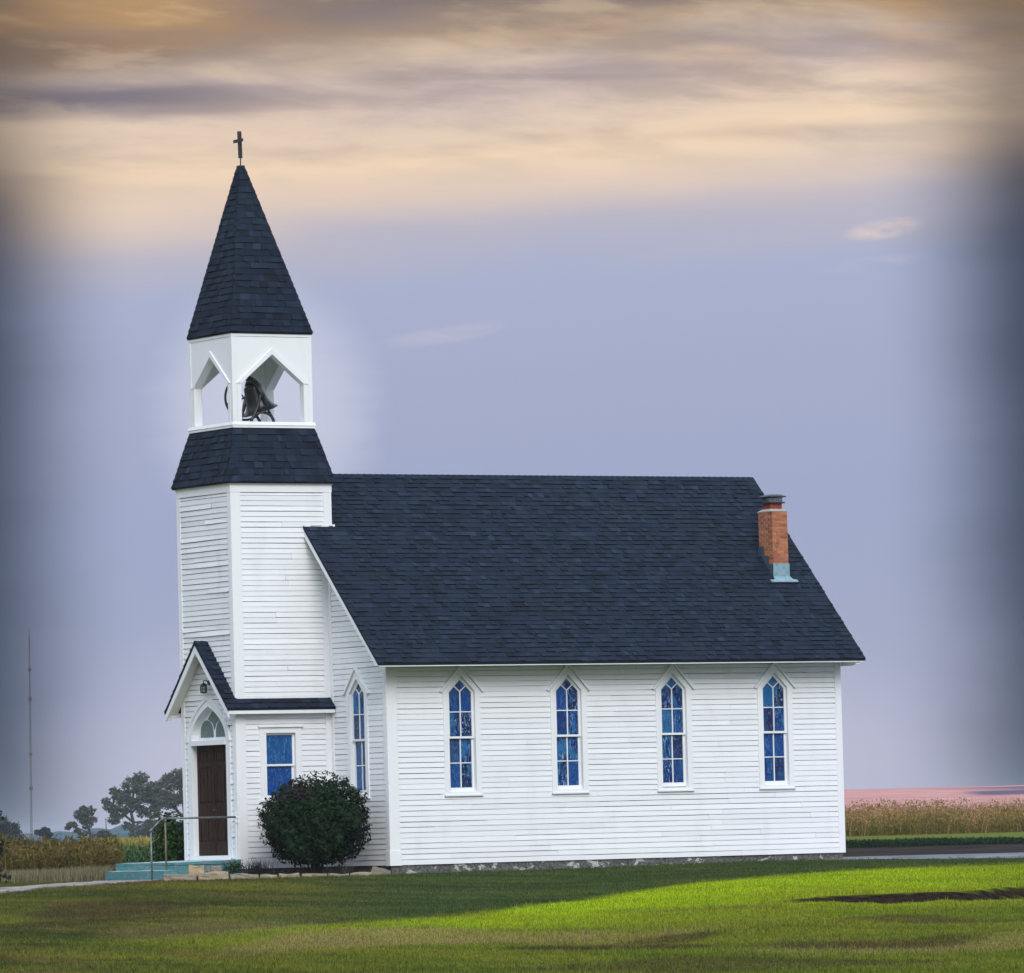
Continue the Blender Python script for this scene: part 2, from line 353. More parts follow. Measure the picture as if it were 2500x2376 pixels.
# ------------------------------------------------------------------ ground
def S(x, a, b):
    q = np.clip((x-a)/(b-a), 0, 1); return q*q*(3-2*q)
TL = np.array([(-200, -1.2), (0, -1.1), (60, -1.05), (70, -.95), (90, -.72), (110, -.45), (122, -.28), (134, -.20), (150, -.24), (170, -.28), (200, -.5), (260, -1.2), (320, -1.3), (500, -.9), (900, .75), (1400, 1.1), (2600, 1.5), (9000, 4)])
TC = np.array([(-200, -1.2), (0, -1.1), (60, -1.05), (70, -.95), (90, -.75), (105, -.58), (115, -.45), (124, -.33), (131, -.21), (150, -.15), (185, -.05), (230, 0), (500, 0), (900, 1), (2600, 2), (9000, 4)])
TR = np.array([(-200, -1.2), (0, -1.1), (60, -1.05), (70, -.95), (85, -.73), (100, -.47), (110, -.31), (120, -.215), (127, -.20), (135, -.155), (142, -.14), (150, -.14), (185, .03), (200, .14), (230, .32), (300, .9), (500, 2.8), (700, 4.6), (900, 4.9), (2600, 5), (9000, 5)])
def uD(x, y):
    dx, dy = x-CAMP.x, y-CAMP.y
    return dx*RX+dy*RY, dx*FX+dy*FY
def at(u, d): return CAMP.x+u*RX+d*FX, CAMP.y+u*RY+d*FY
def wav(x, y, f, s): return np.sin(x*f+1.7*s+1.3*np.sin(y*f*.7+s))*np.cos(y*f*.9-s*2.1+np.sin(x*f*.6))
FUR = np.array([(3.9, 96.6), (4.4, 97.5), (4.95, 98.6), (5.5, 98.6), (6.3, 99.2), (7.0, 100.3), (8.0, 101.6), (9.2, 103), (12, 105)]); FUR[:, 0] -= .14     # furrow: u, D
def fur_h(u): return np.interp(u, [3.6, 4.3, 5.5, 7.5, 9.5, 14], [0, .05, .11, .17, .25, .28])*(1+.28*wav(u, u*0, 2.3, 2)+.2*wav(u, u*.3, 6.1, 1))
def fur_c(u): return np.interp(u, FUR[:, 0], FUR[:, 1])+.35*wav(u, u*0, 1.9, 5)
def furrow(u, d):                       # bare earth on the little cut bank
    e = fur_c(u)-d; return S(e, -.25, .0)*(1-S(e, .45, .95))*(u > 3.6)*S(u, 3.6, 4.4)
def cutbank(u, d):
    e = fur_c(u)-d; return -fur_h(u)*S(e, -.05, .5)*(1-S(e, 1.5, 11))*(u > 3.5)
def gz(x, y):
    u, d = uD(np.asarray(x, float), np.asarray(y, float)); a = u/np.maximum(d, 30)
    zl, zc, zr = (np.interp(d, T[:, 0], T[:, 1]) for T in (TL, TC, TR))
    wl = S(-a, .0, .055); wr = S(a, .0, .048)
    z = zc*(1-wl-wr)+zl*wl+zr*wr
    near = S(d, 40, 60)*(1-S(d, 126, 131))
    z = z+near*(.022*wav(u, d, .5, 1)+.012*wav(u, d, 1.3, 2))
    return z+cutbank(u, d)
BE = np.array([(-6, 88), (-4, 92), (-1.56, 97), (-.22, 101), (.97, 106), (3.35, 113), (5.85, 117), (7.9, 119), (9.65, 120), (14, 122)]); BE[:, 0] -= .15
def bright(x, y):                                       # where the grass is a stronger, yellower green
    u, d = uD(np.asarray(x, float), np.asarray(y, float)); e = np.interp(u, BE[:, 0], BE[:, 1])
    e = e+.5*wav(u, d*.2, 1.1, 4)
    back = 1-S(d, e-2.4, e+1.0)
    k = np.clip((e-d)/np.maximum(e-72, 1), 0, 1)
    return back*(1.0-.80*S(k, .15, .75))*S(u, -7.5, 1.6)*(1-.38*S(u, 6, 9.5))
gxs = np.unique(np.concatenate([np.linspace(-14, 14, 113), np.linspace(-40, 40, 81), np.linspace(-300, 300, 61), np.linspace(-1500, 1500, 41)]))
gds = np.unique(np.concatenate([np.linspace(-80, 56, 18), np.linspace(56, 150, 377), np.linspace(150, 260, 111), np.linspace(260, 1000, 75), np.linspace(1000, 4000, 40)]))
UU, DD = np.meshgrid(gxs, gds); GX, GY = at(UU, DD); GZ = gz(GX, GY)
nu, nd = len(gxs), len(gds); idx = np.arange(nu*nd).reshape(nd, nu)
Fq = np.stack([idx[:-1, :-1], idx[:-1, 1:], idx[1:, 1:], idx[1:, :-1]], -1).reshape(-1, 4)
# grass colour shared by the turf and its blades
def grass_color(tt, p):
    br, dry, bare, cool = attr(tt, 'bright'), attr(tt, 'dry'), attr(tt, 'bare'), attr(tt, 'cool')
    q = tt.mapping(p, (1, .20, 1), rot=(0, 0, -yaw))                    # mowing runs roughly across the view
    n = tt.noise(q, .45, 6, .6, .6).outputs[0]; n2 = tt.noise(tt.mapping(q, (1, 1, 1), (31, 7, 0)), .8, 6, .62, .4).outputs[0]; n3 = tt.noise(p, 3.2, 5, .65).outputs[0]; n4 = tt.noise(tt.mapping(q, (1, 1, 1), (5, 77, 0)), .6, 6, .62, .3).outputs[0]
    c = tt.mix(tt.smooth(n2, .36, .62), (.040, .055, .012, 1), (.098, .108, .018, 1))
    c = tt.mix(tt.math('MULTIPLY', tt.smooth(n, .47, .58), .8), c, (.155, .150, .020, 1))
    c = tt.mix(tt.math('MULTIPLY', tt.smooth(n4, .53, .61), .75), c, (.125, .085, .034, 1))
    cc = tt.mix(tt.smooth(n2, .36, .62), (.034, .062, .018, 1), (.066, .100, .026, 1))
    c = tt.mix(cool, c, cc)
    bc = tt.mix(tt.smooth(n3, .3, .7), (.22, .32, .004, 1), (.38, .50, .006, 1))
    bc = tt.mix(tt.math('MULTIPLY', tt.smooth(n, .50, .6), .5), bc, (.24, .25, .010, 1))
    bc = tt.mix(tt.math('MULTIPLY', tt.smooth(n4, .55, .66), .45), bc, (.10, .12, .015, 1))
    c = tt.mix(br, c, bc)
    c = tt.mix(tt.math('MULTIPLY', dry, tt.math('MULTIPLY_ADD', tt.smooth(n3, .35, .6), .6, .3)), c, (.27, .20, .085, 1))
    c = tt.mix(tt.math('MULTIPLY', bare, tt.smooth(n3, .28, .5)), c, (.068, .046, .022, 1))
    return tt.mix(tt.math('MULTIPLY', tt.smooth(n3, .48, .72), .45), c, (.026, .032, .008, 1))
m, tt, b = material('ground', 1.0, .0); p = geo(tt)
g = grass_color(tt, p)
g = tt.mix(.25, g, (.03, .03, .012, 1))
n = tt.noise(p, 9, 6, .65).outputs[0]
soil = tt.mix(tt.smooth(n, .35, .7), (.010, .007, .006, 1), (.040, .026, .020, 1))
g = tt.mix(attr(tt, 'dirt'), g, soil)
far = attr(tt, 'field')
pk = tt.noise(tt.mapping(p, (1, 1, 1)), .012, 5, .6, .3).outputs[0]; pk2 = tt.noise(p, .25, 5, .65).outputs[0]
pink = tt.mix(tt.smooth(pk2, .35, .7), (.46, .22, .20, 1), (.62, .34, .31, 1)); pk3 = tt.noise(tt.mapping(p, (1, .12, 1), rot=(0, 0, -yaw)), .09, 6, .65, .4).outputs[0]; pink = tt.mix(tt.math('MULTIPLY', tt.smooth(pk3, .48, .62), .55), pink, (.34, .20, .20, 1)); pink = tt.mix(attr(tt, 'patch'), pink, (.13, .10, .15, 1))
g = tt.mix(far, g, pink)
g = tt.mix(attr(tt, 'strip'), g, (.125, .145, .032, 1)); g = tt.mix(attr(tt, 'plain'), g, (.16, .21, .17, 1))
tt.link(g, b.inputs['Base Color']); bump(tt, b, n, .6, .03); M['ground'] = m
go = npmesh('ground', np.stack([GX, GY, GZ], -1).reshape(-1, 3), Fq, M['ground'], smooth=True); tag(go, kind='structure')
aR = UU/np.maximum(DD, 30)
rt = S(aR, .01, .045)
def lawnmaps(x, y):
    u, d = uD(np.asarray(x, float), np.asarray(y, float)); jx, jy = .5*wav(u, d*.3, 1.3, 1)+.2*wav(u, d, 3.1, 2), 2.2*wav(u, d*.4, .9, 6)
    def el(uc, dc, ru, rd): return np.clip(1.7-((u-uc+jx)/ru)**2-((d-dc+jy)/rd)**2, 0, 1)
    dry = np.maximum.reduce([el(-1.4, 85, 2.1, 3.4), .6*el(1.2, 83, 1.6, 1.8), .5*el(-4.3, 92, 1.2, 3), .7*el(4.6, 76, 2.2, 1.5)])
    bare = np.maximum.reduce([el(.9, 78.6, 1.15, 1.4), .8*el(-6.9, 106, 1.3, 4.5), .8*el(-6.3, 98, 1.6, 1.5), .7*el(1.9, 81, .8, .9), .8*el(4.2, 78, 1.6, 1.0), .7*el(5.6, 86, 1.5, 1.2), .5*el(-3.9, 70, 1.8, 1.4), .6*el(2.2, 71, 2.5, 1.3)])
    e = np.interp(u, BE[:, 0], BE[:, 1]); cool = S(d, e-2, e+2)*S(u, -5.5, -1.5)*.9
    return {'bright': bright(x, y), 'dry': dry, 'bare': bare, 'cool': cool}
AT = {**lawnmaps(GX, GY), 'dirt': np.maximum(furrow(UU, DD), rt*S(DD, 170, 173)*(1-S(DD, 181, 184))*.9),
      'field': S(DD, 225, 240)*S(aR, 0, .03), 'strip': rt*S(DD, 182, 185)*(1-S(DD, 222, 230)), 'plain': S(DD, 330, 600)*S(-aR, 0, .03),
      'patch': S(aR+.004*wav(UU, DD, .02, 1), .068, .073)*S(DD, 470, 500)*(1-S(DD, 640, 690))}
for k, v in AT.items():
    a_ = go.data.attributes.new(k, 'FLOAT', 'POINT'); a_.data.foreach_set('value', v.astype(np.float32).ravel())

# driveway and dirt road right of the church, concrete walk on the left: sheets a little above the ground
def strip(name, poly_uD, lift, mat, step=.6):
    (us, ds) = poly_uD; V = []; F = []
    for i, u in enumerate(us):
        lo, hi = ds(u)
        for j in range(9):
            d = lo+(hi-lo)*j/8; x, y = at(u, d); V.append((x, y, float(gz(x, y))+lift))
    for i in range(len(us)-1):
        for j in range(8): F.append((i*9+j, (i+1)*9+j, (i+1)*9+j+1, i*9+j+1))
    o = npmesh(name, V, F, mat, smooth=True); return tag(o, kind='structure')
m, tt, b = material('wet_gravel', .6, .2); p = geo(tt); n = tt.noise(tt.mapping(p, (1, 1, 1), rot=(0, 0, -yaw)), 1.1, 6, .65, .3).outputs[0]
tt.link(tt.mix(tt.smooth(n, .40, .60), (.05, .053, .06, 1), (.20, .22, .25, 1)), b.inputs['Base Color']); bump(tt, b, n, .3, .03); M['wet_gravel'] = m
m, tt, b = material('dirt_road', .95, .03); p = geo(tt); n = tt.noise(p, .5, 6, .65, .3).outputs[0]
tt.link(tt.mix(tt.smooth(n, .38, .68), (.014, .011, .010, 1), (.055, .040, .034, 1)), b.inputs['Base Color']); bump(tt, b, n, .4, .03); M['dirt_road'] = m
strip('driveway', (np.linspace(5.3, 40, 60), lambda u: (max(129.5, 139.6-max(0, u-5.3)*1.9)+.3*math.sin(u*1.3), 146+.3*math.sin(u))), .012, M['wet_gravel'])
strip('dirt_road', (np.linspace(2, 60, 60), lambda u: (147.5+.5*math.sin(u*.8), 172+.8*math.sin(u*.5))), .008, M['dirt_road'])

# ------------------------------------------------------------------ church
L, Wd = 11.503, 7.251; OV, OV2, EV = .584, .252, .681; ZE, ZR = 4.249, 8.492; SLP = (ZR-ZE)/(Wd/2+EV); YC = Wd/2
TS, TA = 2.412, 2.318; TX0, TX1 = -TA, TS-TA; TY0, TY1 = YC-TS/2, YC+TS/2; TXC = (TX0+TX1)/2
def roofz(y): return ZE+(min(y, Wd-y)+EV)*SLP
church = thing('church', (0, 0, 0), 'white clapboard country church with dark shingled roof, bell tower and spire', 'church')
EXPO = .1137
def siding(mb, O, U, N, z0, z1, spans, warp=0.0, jit=.002):
    O, U, N = Vector(O), Vector(U), Vector(N); k = 0; zb = z0
    while zb < z1-.01:
        zt = min(zb+EXPO, z1); zm = (zb+zt)/2
        for a, b_ in spans(zm):
            if b_-a < .01: continue
            cuts = [a]; x = a+R.uniform(.6, 4.2)
            while x < b_-.5: cuts.append(x); x += R.uniform(2.4, 4.9)
            cuts.append(b_)
            for c0, c1 in zip(cuts[:-1], cuts[1:]):
                c1g = c1-(.0025 if c1 < b_ else 0); n = max(1, int((c1g-c0)/.45)); tone = R.gauss(.5, .22); dz = R.uniform(-jit, jit); dd = R.uniform(0, .003)
                ph = R.uniform(0, 6); am = warp*R.random()**2
                g = max(.004, R.gauss(.0095, .0025)); rows = []
                for i in range(n+1):
                    s_ = c0+(c1g-c0)*i/n; q = dz+R.uniform(-jit, jit)*.5+am*.4*math.sin(s_*2.1+ph); dp = .0135+dd+am*(1+math.sin(s_*1.4+ph))
                    gg = g+R.uniform(-.003, .003)
                    P = lambda d, z: tuple(O+U*s_+N*d+Vector((0, 0, z)))
                    rows.append([P(-.05, zb), P(dp, zb+q), P(.0075, zt-gg), P(-.05, zt-gg), P(-.05, zt)])
                i0 = len(mb.v)
                for r in rows: mb.v.extend(r)
                for i in range(n):
                    for j in range(4):
                        A = i0+i*5+j; mb.f.append((A, A+5, A+6, A+1)); mb.t.append(tone)
                # board end
                mb.f.append((i0+n*5, i0+n*5+1, i0+n*5+2, i0+n*5+3)); mb.t.append(tone)
        zb += EXPO; k += 1
def cut(base, holes):
    def f(z):
        sp = base(z)
        for h in holes:
            r = h(z)
            if not r: continue
            ns = []
            for a, b_ in sp:
                if r[1] <= a or r[0] >= b_: ns.append((a, b_))
                else:
                    if r[0] > a: ns.append((a, r[0]))
                    if r[1] < b_: ns.append((r[1], b_))
            sp = ns
        return sp
    return f
GW, GS, GA = .40, 3.65, 4.08       # hole in the wall behind a pointed window
def ghole(c): return lambda z: (c-GW, c+GW) if 1.46 < z < GS else ((c-GW*(GA-z)/(GA-GS), c+GW*(GA-z)/(GA-GS)) if GS <= z < GA else None)
WX = [1.811, 4.474, 7.143, 9.772]; FWY = 1.258
mb = MB()
siding(mb, (0, 0, 0), (1, 0, 0), (0, -1, 0), .0, 4.19, cut(lambda z: [(.23, 11.365)], [ghole(c) for c in WX]))
def gspan(z):
    lo = .14 if z < 4.19 else max(.14, (z+.20-ZE)/SLP-EV); return [(lo, Wd-lo)] if lo < YC else []
siding(mb, (0, 0, 0), (0, 1, 0), (-1, 0, 0), .0, 8.3, cut(gspan, [ghole(FWY), ghole(Wd-FWY), lambda z: (TY0-.0, TY1+.0)]))
siding(mb, (L, 0, 0), (0, 1, 0), (1, 0, 0), .0, 8.3, gspan)
siding(mb, (0, Wd, 0), (1, 0, 0), (0, 1, 0), .0, 4.19, lambda z: [(.2, L-.2)])
for a, b_ in ((-1, 1),):
    pass
mb.build('nave_wall', M['white_siding'], church)
# foundation (recessed under the sill)
mb = MB(); x = .02
while x < L-.05:
    x2 = min(x+R.uniform(.75, 1.0), L-.02); dd = R.uniform(0, .012); mb.box(x, x2-.006, .012+dd, .25, -.8, -.002+R.uniform(-.004, 0), R.random()); x = x2
y = .27
while y < Wd-.05:
    y2 = min(y+R.uniform(.75, 1.0), Wd-.26); dd = R.uniform(0, .012)
    if y2-y > .05: mb.box(.012+dd, .25, y, y2-.006, -.8, -.002, R.random()); mb.box(L-.25, L-.012-dd, y, y2-.006, -.8, -.002, R.random())
    y = max(y2, y+.05)
mb.box(.02, L-.02, Wd-.25, Wd-.012, -.8, -.002)
mb.box(TX0+.02, -.02, TY0+.015, TY0+.2, -.8, .0); mb.box(TX0+.015, TX0+.2, TY0+.21, TY1-.21, -.8, .0); mb.box(TX0+.02, -.02, TY1-.2, TY1-.015, -.8, .0)
mb.build('foundation', M['foundation'], church)

# boards at the corners of the nave and tower
def corner(x0, y0, sx, sy, z0, z1, wx, wy, block=0, th=.026):
    mb = MB()          # sx, sy point outwards
    mb.box(*sorted((x0+sx*th, x0-sx*wx)), *sorted((y0+sy*th, y0-sy*.012)), z0, z1)
    mb.box(*sorted((x0+sx*th, x0-sx*.012)), *sorted((y0-sy*.0125, y0-sy*wy)), z0, z1)
    if block:
        mb.box(*sorted((x0+sx*(th+.014), x0-sx*(wx+.012))), *sorted((y0+sy*(th+.014), y0+sy*(th+.0005))), z0-.01, z0+block)
        mb.box(*sorted((x0+sx*(th+.014), x0+sx*(th+.0005))), *sorted((y0+sy*th, y0-sy*(wy+.01))), z0-.01, z0+block)
    return mb.build('corner_board', M['white_trim'], church, bevel=.004)
corner(0, 0, -1, -1, -.005, 4.19, .232, .145, .31); corner(L, 0, 1, -1, -.005, 4.19, .14, .14)
corner(0, Wd, -1, 1, -.005, 4.19, .2, .145); corner(L, Wd, 1, 1, -.005, 4.19, .14, .14)

# pointed windows
def gothic_window(O, U, N, seed, plain=False, ajar=False):
    O, U, N = Vector(O), Vector(U), Vector(N); rr = random.Random(seed)
    P = lambda s, z, d: tuple(O+U*s+N*d+Vector((0, 0, z)))
    def ring(mb, o, i, d0, d1, ib=None):         # closed ring between outlines o and i, front depth d1, back d0
        n = len(o)
        for k in range(n):
            a, b_ = k, (k+1) % n
            mb.face([P(*o[a], d1), P(*o[b_], d1), P(*i[b_], d1), P(*i[a], d1)])
            mb.face([P(*i[a], d1), P(*i[b_], d1), P(*i[b_], d0 if ib is None else ib), P(*i[a], d0 if ib is None else ib)])
            mb.face([P(*o[b_], d1), P(*o[a], d1), P(*o[a], d0), P(*o[b_], d0)])
    o = [(-.455, 1.46), (.455, 1.46), (.455, 3.65), (0, 4.175), (-.455, 3.65)]
    i = [(-.325, 1.515), (.325, 1.515), (.325, 3.655), (0, 3.985), (-.325, 3.655)]
    mb = MB(); ring(mb, o, i, -.01, .034, -.13)
    win = mb.build('window', M['white_trim'], church)
    # upper sash
    mb = MB(); dU, dLw = -.03, -.068
    so_ = [(-.323, 2.65), (.323, 2.65), (.323, 3.654), (0, 3.982), (-.323, 3.654)]; si = [(-.272, 2.695), (.272, 2.695), (.272, 3.63), (0, 3.90), (-.272, 3.63)]
    ring(mb, so_, si, dU-.034, dU)
    lo_ = [(-.323, 1.517), (.323, 1.517), (.323, 2.69), (-.323, 2.69)]; li = [(-.272, 1.605), (.272, 1.605), (.272, 2.645), (-.272, 2.645)]
    if ajar: lo_ = [(s, z+(.03 if z > 2 else .012)) for s, z in lo_]; li = [(s, z+.012) for s, z in li]
    ring(mb, lo_, li, dLw-.034, dLw)
    def mun(a, b_, wv, d):
        a, b_ = Vector((*a, 0)), Vector((*b_, 0)); dr_ = (b_-a).normalized(); nn = Vector((-dr_.y, dr_.x, 0))*wv
        q = [a+nn, b_+nn, b_-nn, a-nn]; mb.prism([P(v.x, v.y, d) for v in q], tuple(N*-.02))
    mun((0, 2.697), (0, 3.652), .0125, dU-.004); mun((-.271, 3.215), (.271, 3.215), .010, dU-.006)
    mun((0, 3.645), (-.14, 3.765), .011, dU-.007); mun((0, 3.645), (.14, 3.765), .011, dU-.0075)
    mun((0, 1.608), (0, 2.643), .0125, dLw-.004); mun((-.271, 2.13), (.271, 2.13), .010, dLw-.006)
    mb.build('sash', M['white_trim'], win)
    mb = MB()
    tn = lambda: rr.uniform(.05, .25) if plain else rr.random()
    d = dU-.022
    for poly in ([(-.275, 2.69), (0, 2.69), (0, 3.215), (-.275, 3.215)], [(0, 2.69), (.275, 2.69), (.275, 3.215), (0, 3.215)],
                 [(-.275, 3.215), (0, 3.215), (0, 3.65), (-.135, 3.765), (-.275, 3.63)], [(0, 3.215), (.275, 3.215), (.275, 3.63), (.135, 3.765), (0, 3.65)],
                 [(0, 3.65), (.135, 3.765), (0, 3.905), (-.135, 3.765)]):
        mb.face([P(s, z, d) for s, z in poly], tn())
    d = dLw-.022; lowplain = plain or rr.random() < .3
    for x0, x1 in ((-.275, 0), (0, .275)):
        for z0, z1 in ((1.6, 2.13), (2.13, 2.66)): mb.face([P(x0, z0, d), P(x1, z0, d), P(x1, z1, d), P(x0, z1, d)], rr.uniform(.03, .2) if lowplain else rr.random())
    mb.build('pane', M['art_glass'], win)
    mb = MB()      # hood: two raking strips
    for sg in (-1, 1):
        q = [(0, 4.235), (sg*.545, 3.655), (sg*.505, 3.635), (0, 4.178)]
        mb.prism([P(s, z, .001) for s, z in q], tuple(N*.072))
    mb.build('hood_moulding', M['white_trim'], win)
    mb = MB(); c = [P(-.47, 1.425, -.02), P(.47, 1.425, -.02), P(.47, 1.425, .06), P(-.47, 1.425, .06), P(-.47, 1.4625, -.02), P(.47, 1.4625, -.02), P(.47, 1.458, .06), P(-.47, 1.458, .06)]
    mb.hexa(c); mb.build('sill', M['white_trim'], win)
for k, c in enumerate(WX): gothic_window((c, 0, 0), (1, 0, 0), (0, -1, 0), 40+k*3, ajar=(k == 2))
gothic_window((0, FWY, 0), (0, -1, 0), (-1, 0, 0), 77, plain=True)
gothic_window((0, Wd-FWY, 0), (0, -1, 0), (-1, 0, 0), 78, plain=True)

# shingled slopes
def shingles(mb, b0, b1, t0, t1, expo=.1435, tabs=(.08, .21), lift=.011):
    b0, b1, t0, t1 = map(Vector, (b0, b1, t0, t1)); V = ((t0+t1)-(b0+b1))/2; n = V.normalized().cross((b1-b0).normalized()); N = -n if n.z < 0 else n
    hgt = V.length; rows = max(1, round(hgt/expo)); 
    for r in range(rows):
        f0, f1 = r/rows, min(1.0, (r+1.06)/rows)
        A0, B0, A1, B1 = b0.lerp(t0, f0), b1.lerp(t1, f0), b0.lerp(t0, f1), b1.lerp(t1, f1)
        Lr = (B0-A0).length; x = 0; cuts = [0]
        x = R.uniform(*tabs)
        while x < Lr-.06: cuts.append(x); x += R.uniform(*tabs)
        cuts.append(Lr); rowt = R.gauss(0, .05)
        for c0, c1 in zip(cuts[:-1], cuts[1:]):
            e0, e1 = c0/Lr, c1/Lr; th = lift+(.016 if R.random() < .45 else 0); q = R.uniform(-.004, .004)*V.normalized()
            a, b_, c, d = A0.lerp(B0, e0)+N*th+q, A0.lerp(B0, e1)+N*th+q, A1.lerp(B1, e1)+N*.002, A1.lerp(B1, e0)+N*.002
            tone = min(1, max(0, R.gauss(.42, .20)+rowt))
            mb.face([a, b_, c, d], tone); mb.face([A0.lerp(B0, e0)+q, A0.lerp(B0, e1)+q, b_, a], .0)
            mb.face([a, d, A1.lerp(B1, e0), A0.lerp(B0, e0)], .1)
def hipcap(mb, a, b, n0, n1, w=.085, step=.14):       # folded cap shingles along an edge a->b (upwards); n0, n1 lie in the two slopes, away from the edge
    a, b, n0, n1 = map(Vector, (a, b, n0, n1)); Lh = (b-a).length; k = int(Lh/step); upn = -(n0+n1).normalized()
    for i in range(k):
        p, q = a.lerp(b, i/k)+upn*.020, a.lerp(b, min(1, (i+1.15)/k))+upn*.006; tone = R.gauss(.45, .15)
        for nn in (n0, n1):
            mb.face([p, q, q+nn*w, p+nn*w], tone); mb.face([p, p+nn*w, p+nn*w-upn*.014, p-upn*.014], 0)
mb = MB()
shingles(mb, (-OV, -EV, ZE), (L+OV2, -EV, ZE), (-OV, YC, ZR), (L+OV2, YC, ZR))
shingles(mb, (-OV, Wd+EV, ZE), (L+OV2, Wd+EV, ZE), (-OV, YC, ZR), (L+OV2, YC, ZR))
nrm = Vector((0, -SLP, 1)).normalized(); tk = .05
for s_ in (0, 1):                                    # slab under the shingles
    f = lambda y: Wd-y if s_ else y
    p = [(-OV, f(-EV), ZE-.001), (-OV, f(YC), ZR-.001), (-OV, f(YC), ZR-tk*1.4), (-OV, f(-EV), ZE-tk)]
    mb.prism(p, (L+OV+OV2, 0, 0), .1)
roof = mb.build('main_roof', M['shingle'], church)
mb = MB(); v1 = Vector((0, -1, -SLP)).normalized(); v2 = Vector((0, 1, -SLP)).normalized()
hipcap(mb, (TX1-.3, YC, ZR), (L+OV2, YC, ZR), v1, v2, .13, .15); mb.build('ridge_cap', M['shingle'], roof)
# soffits, fascia, rakes
mb = MB()
for s_ in (0, 1):
    f = (lambda y: Wd-y) if s_ else (lambda y: y)
    ys = sorted((f(-EV+.03), f(-.027))); mb.box(-OV+.03, L+OV2-.03, *ys, 4.192, 4.198)
    mb.prism([(-OV+.035, f(-EV+.03), ZE-tk-.012), (-OV+.035, f(YC), ZR-tk*1.4-.012), (-OV+.035, f(YC), ZR-tk*1.4-.03), (-OV+.035, f(-EV+.03), ZE-tk-.03)], (OV-.035, 0, 0))
    mb.prism([(L+.02, f(-EV+.03), ZE-tk-.012), (L+.02, f(YC), ZR-tk*1.4-.012), (L+.02, f(YC), ZR-tk*1.4-.03), (L+.02, f(-EV+.03), ZE-tk-.03)], (OV2-.04, 0, 0))
mb.build('soffit', M['soffit_paint'], church)
for s_ in (0, 1):
    f = (lambda y: Wd-y) if s_ else (lambda y: y)
    mb = MB(); mb.box(-OV+.03, L+OV2-.03, *sorted((f(-EV+.012), f(-EV+.03))), 4.172, ZE-.004); mb.build('fascia', M['white_trim'], church)
for x_ in (-OV+.010, L+OV2-.035):
    mb = MB()
    for s_ in (0, 1):
        f = (lambda y: Wd-y) if s_ else (lambda y: y)
        y2 = -EV+(4.188-ZE+tk+.125)/SLP; mb.prism([(x_, f(-EV+.010), 4.188), (x_, f(-EV+.010), ZE-tk-.003), (x_, f(YC), ZR-tk*1.4-.003), (x_, f(YC), ZR-tk*1.4-.165), (x_, f(y2), 4.188)], (.025, 0, 0))
    mb.build('rake_board', M['white_trim'], church)
mb = MB()      # boxed eave ends at the back gable
mb.prism([(L+.028, -.02, 4.19), (L+.028, -EV+.05, 4.19), (L+.028, -EV+.05, 4.12), (L+.028, -.12, 4.12), (L+.028, -.02, 4.1)], (.1, 0, 0))
mb.prism([(L+.0275, -.33, 4.1), (L+.15, -.33, 4.1), (L+.2, -.33, 4.14), (L+.222, -.33, 4.1895), (L+.0275, -.33, 4.1895)], (0, .30, 0)); mb.build('eave_return', M['white_trim'], church, bevel=.004)

# ---------------- tower
mb = MB()
tspan = lambda z: [(TX0+.21, -.13)] if z < 6.9 else [(TX0+.21, TX1-.16)]
swin = lambda z: (-1.66, -.86) if 1.47 < z < 2.93 else None
siding(mb, (0, TY0, 0), (1, 0, 0), (0, -1, 0), .0, 8.02, cut(tspan, [swin]), warp=.004, jit=.003)
siding(mb, (0, TY1, 0), (1, 0, 0), (0, 1, 0), .0, 8.02, tspan)
siding(mb, (TX1, TY0, 0), (0, 1, 0), (1, 0, 0), 7.0, 8.02, lambda z: [(.15, TS-.15)])
DY0, DY1 = 2.85, 4.40; DC = (DY0+DY1)/2
mb.build('tower_wall', M['white_siding'], church)
mb = MB()
dh = lambda z: (DY0-.16, DY1+.12) if z < 3.1 else ((DC-.86*(3.62-z)/.52, DC+.86*(3.62-z)/.52) if z < 3.6 else None)
siding(mb, (TX0, 0, 0), (0, 1, 0), (-1, 0, 0), .22, 8.02, cut(lambda z: [(TY0+.14, TY1-.13)], [dh]), warp=.013, jit=.004)
mb.build('tower_front_wall', M['old_siding'], church, label='weathered buckled clapboard front of the tower')
def tcorner(x0, y0, sx, sy, z0, z1, wx, wy): return corner(x0, y0, sx, sy, z0, z1, wx, wy)
tcorner(TX0, TY0, -1, -1, .0, 8.02, .215, .145); tcorner(TX0, TY1, -1, 1, .0, 8.02, .215, .13)
tcorner(TX1, TY0, 1, -1, 7.2, 8.02, .17, .17); tcorner(TX1, TY1, 1, 1, 7.2, 8.02, .17, .17)
mb = MB(); mb.box(-.155, -.019, TY0-.026, TY0-.001, 0, 7.15); mb.box(-.0262, -.0005, TY0-.14, TY0-.001, 0, 6.6); mb.build('corner_board', M['white_trim'], church, bevel=.004)
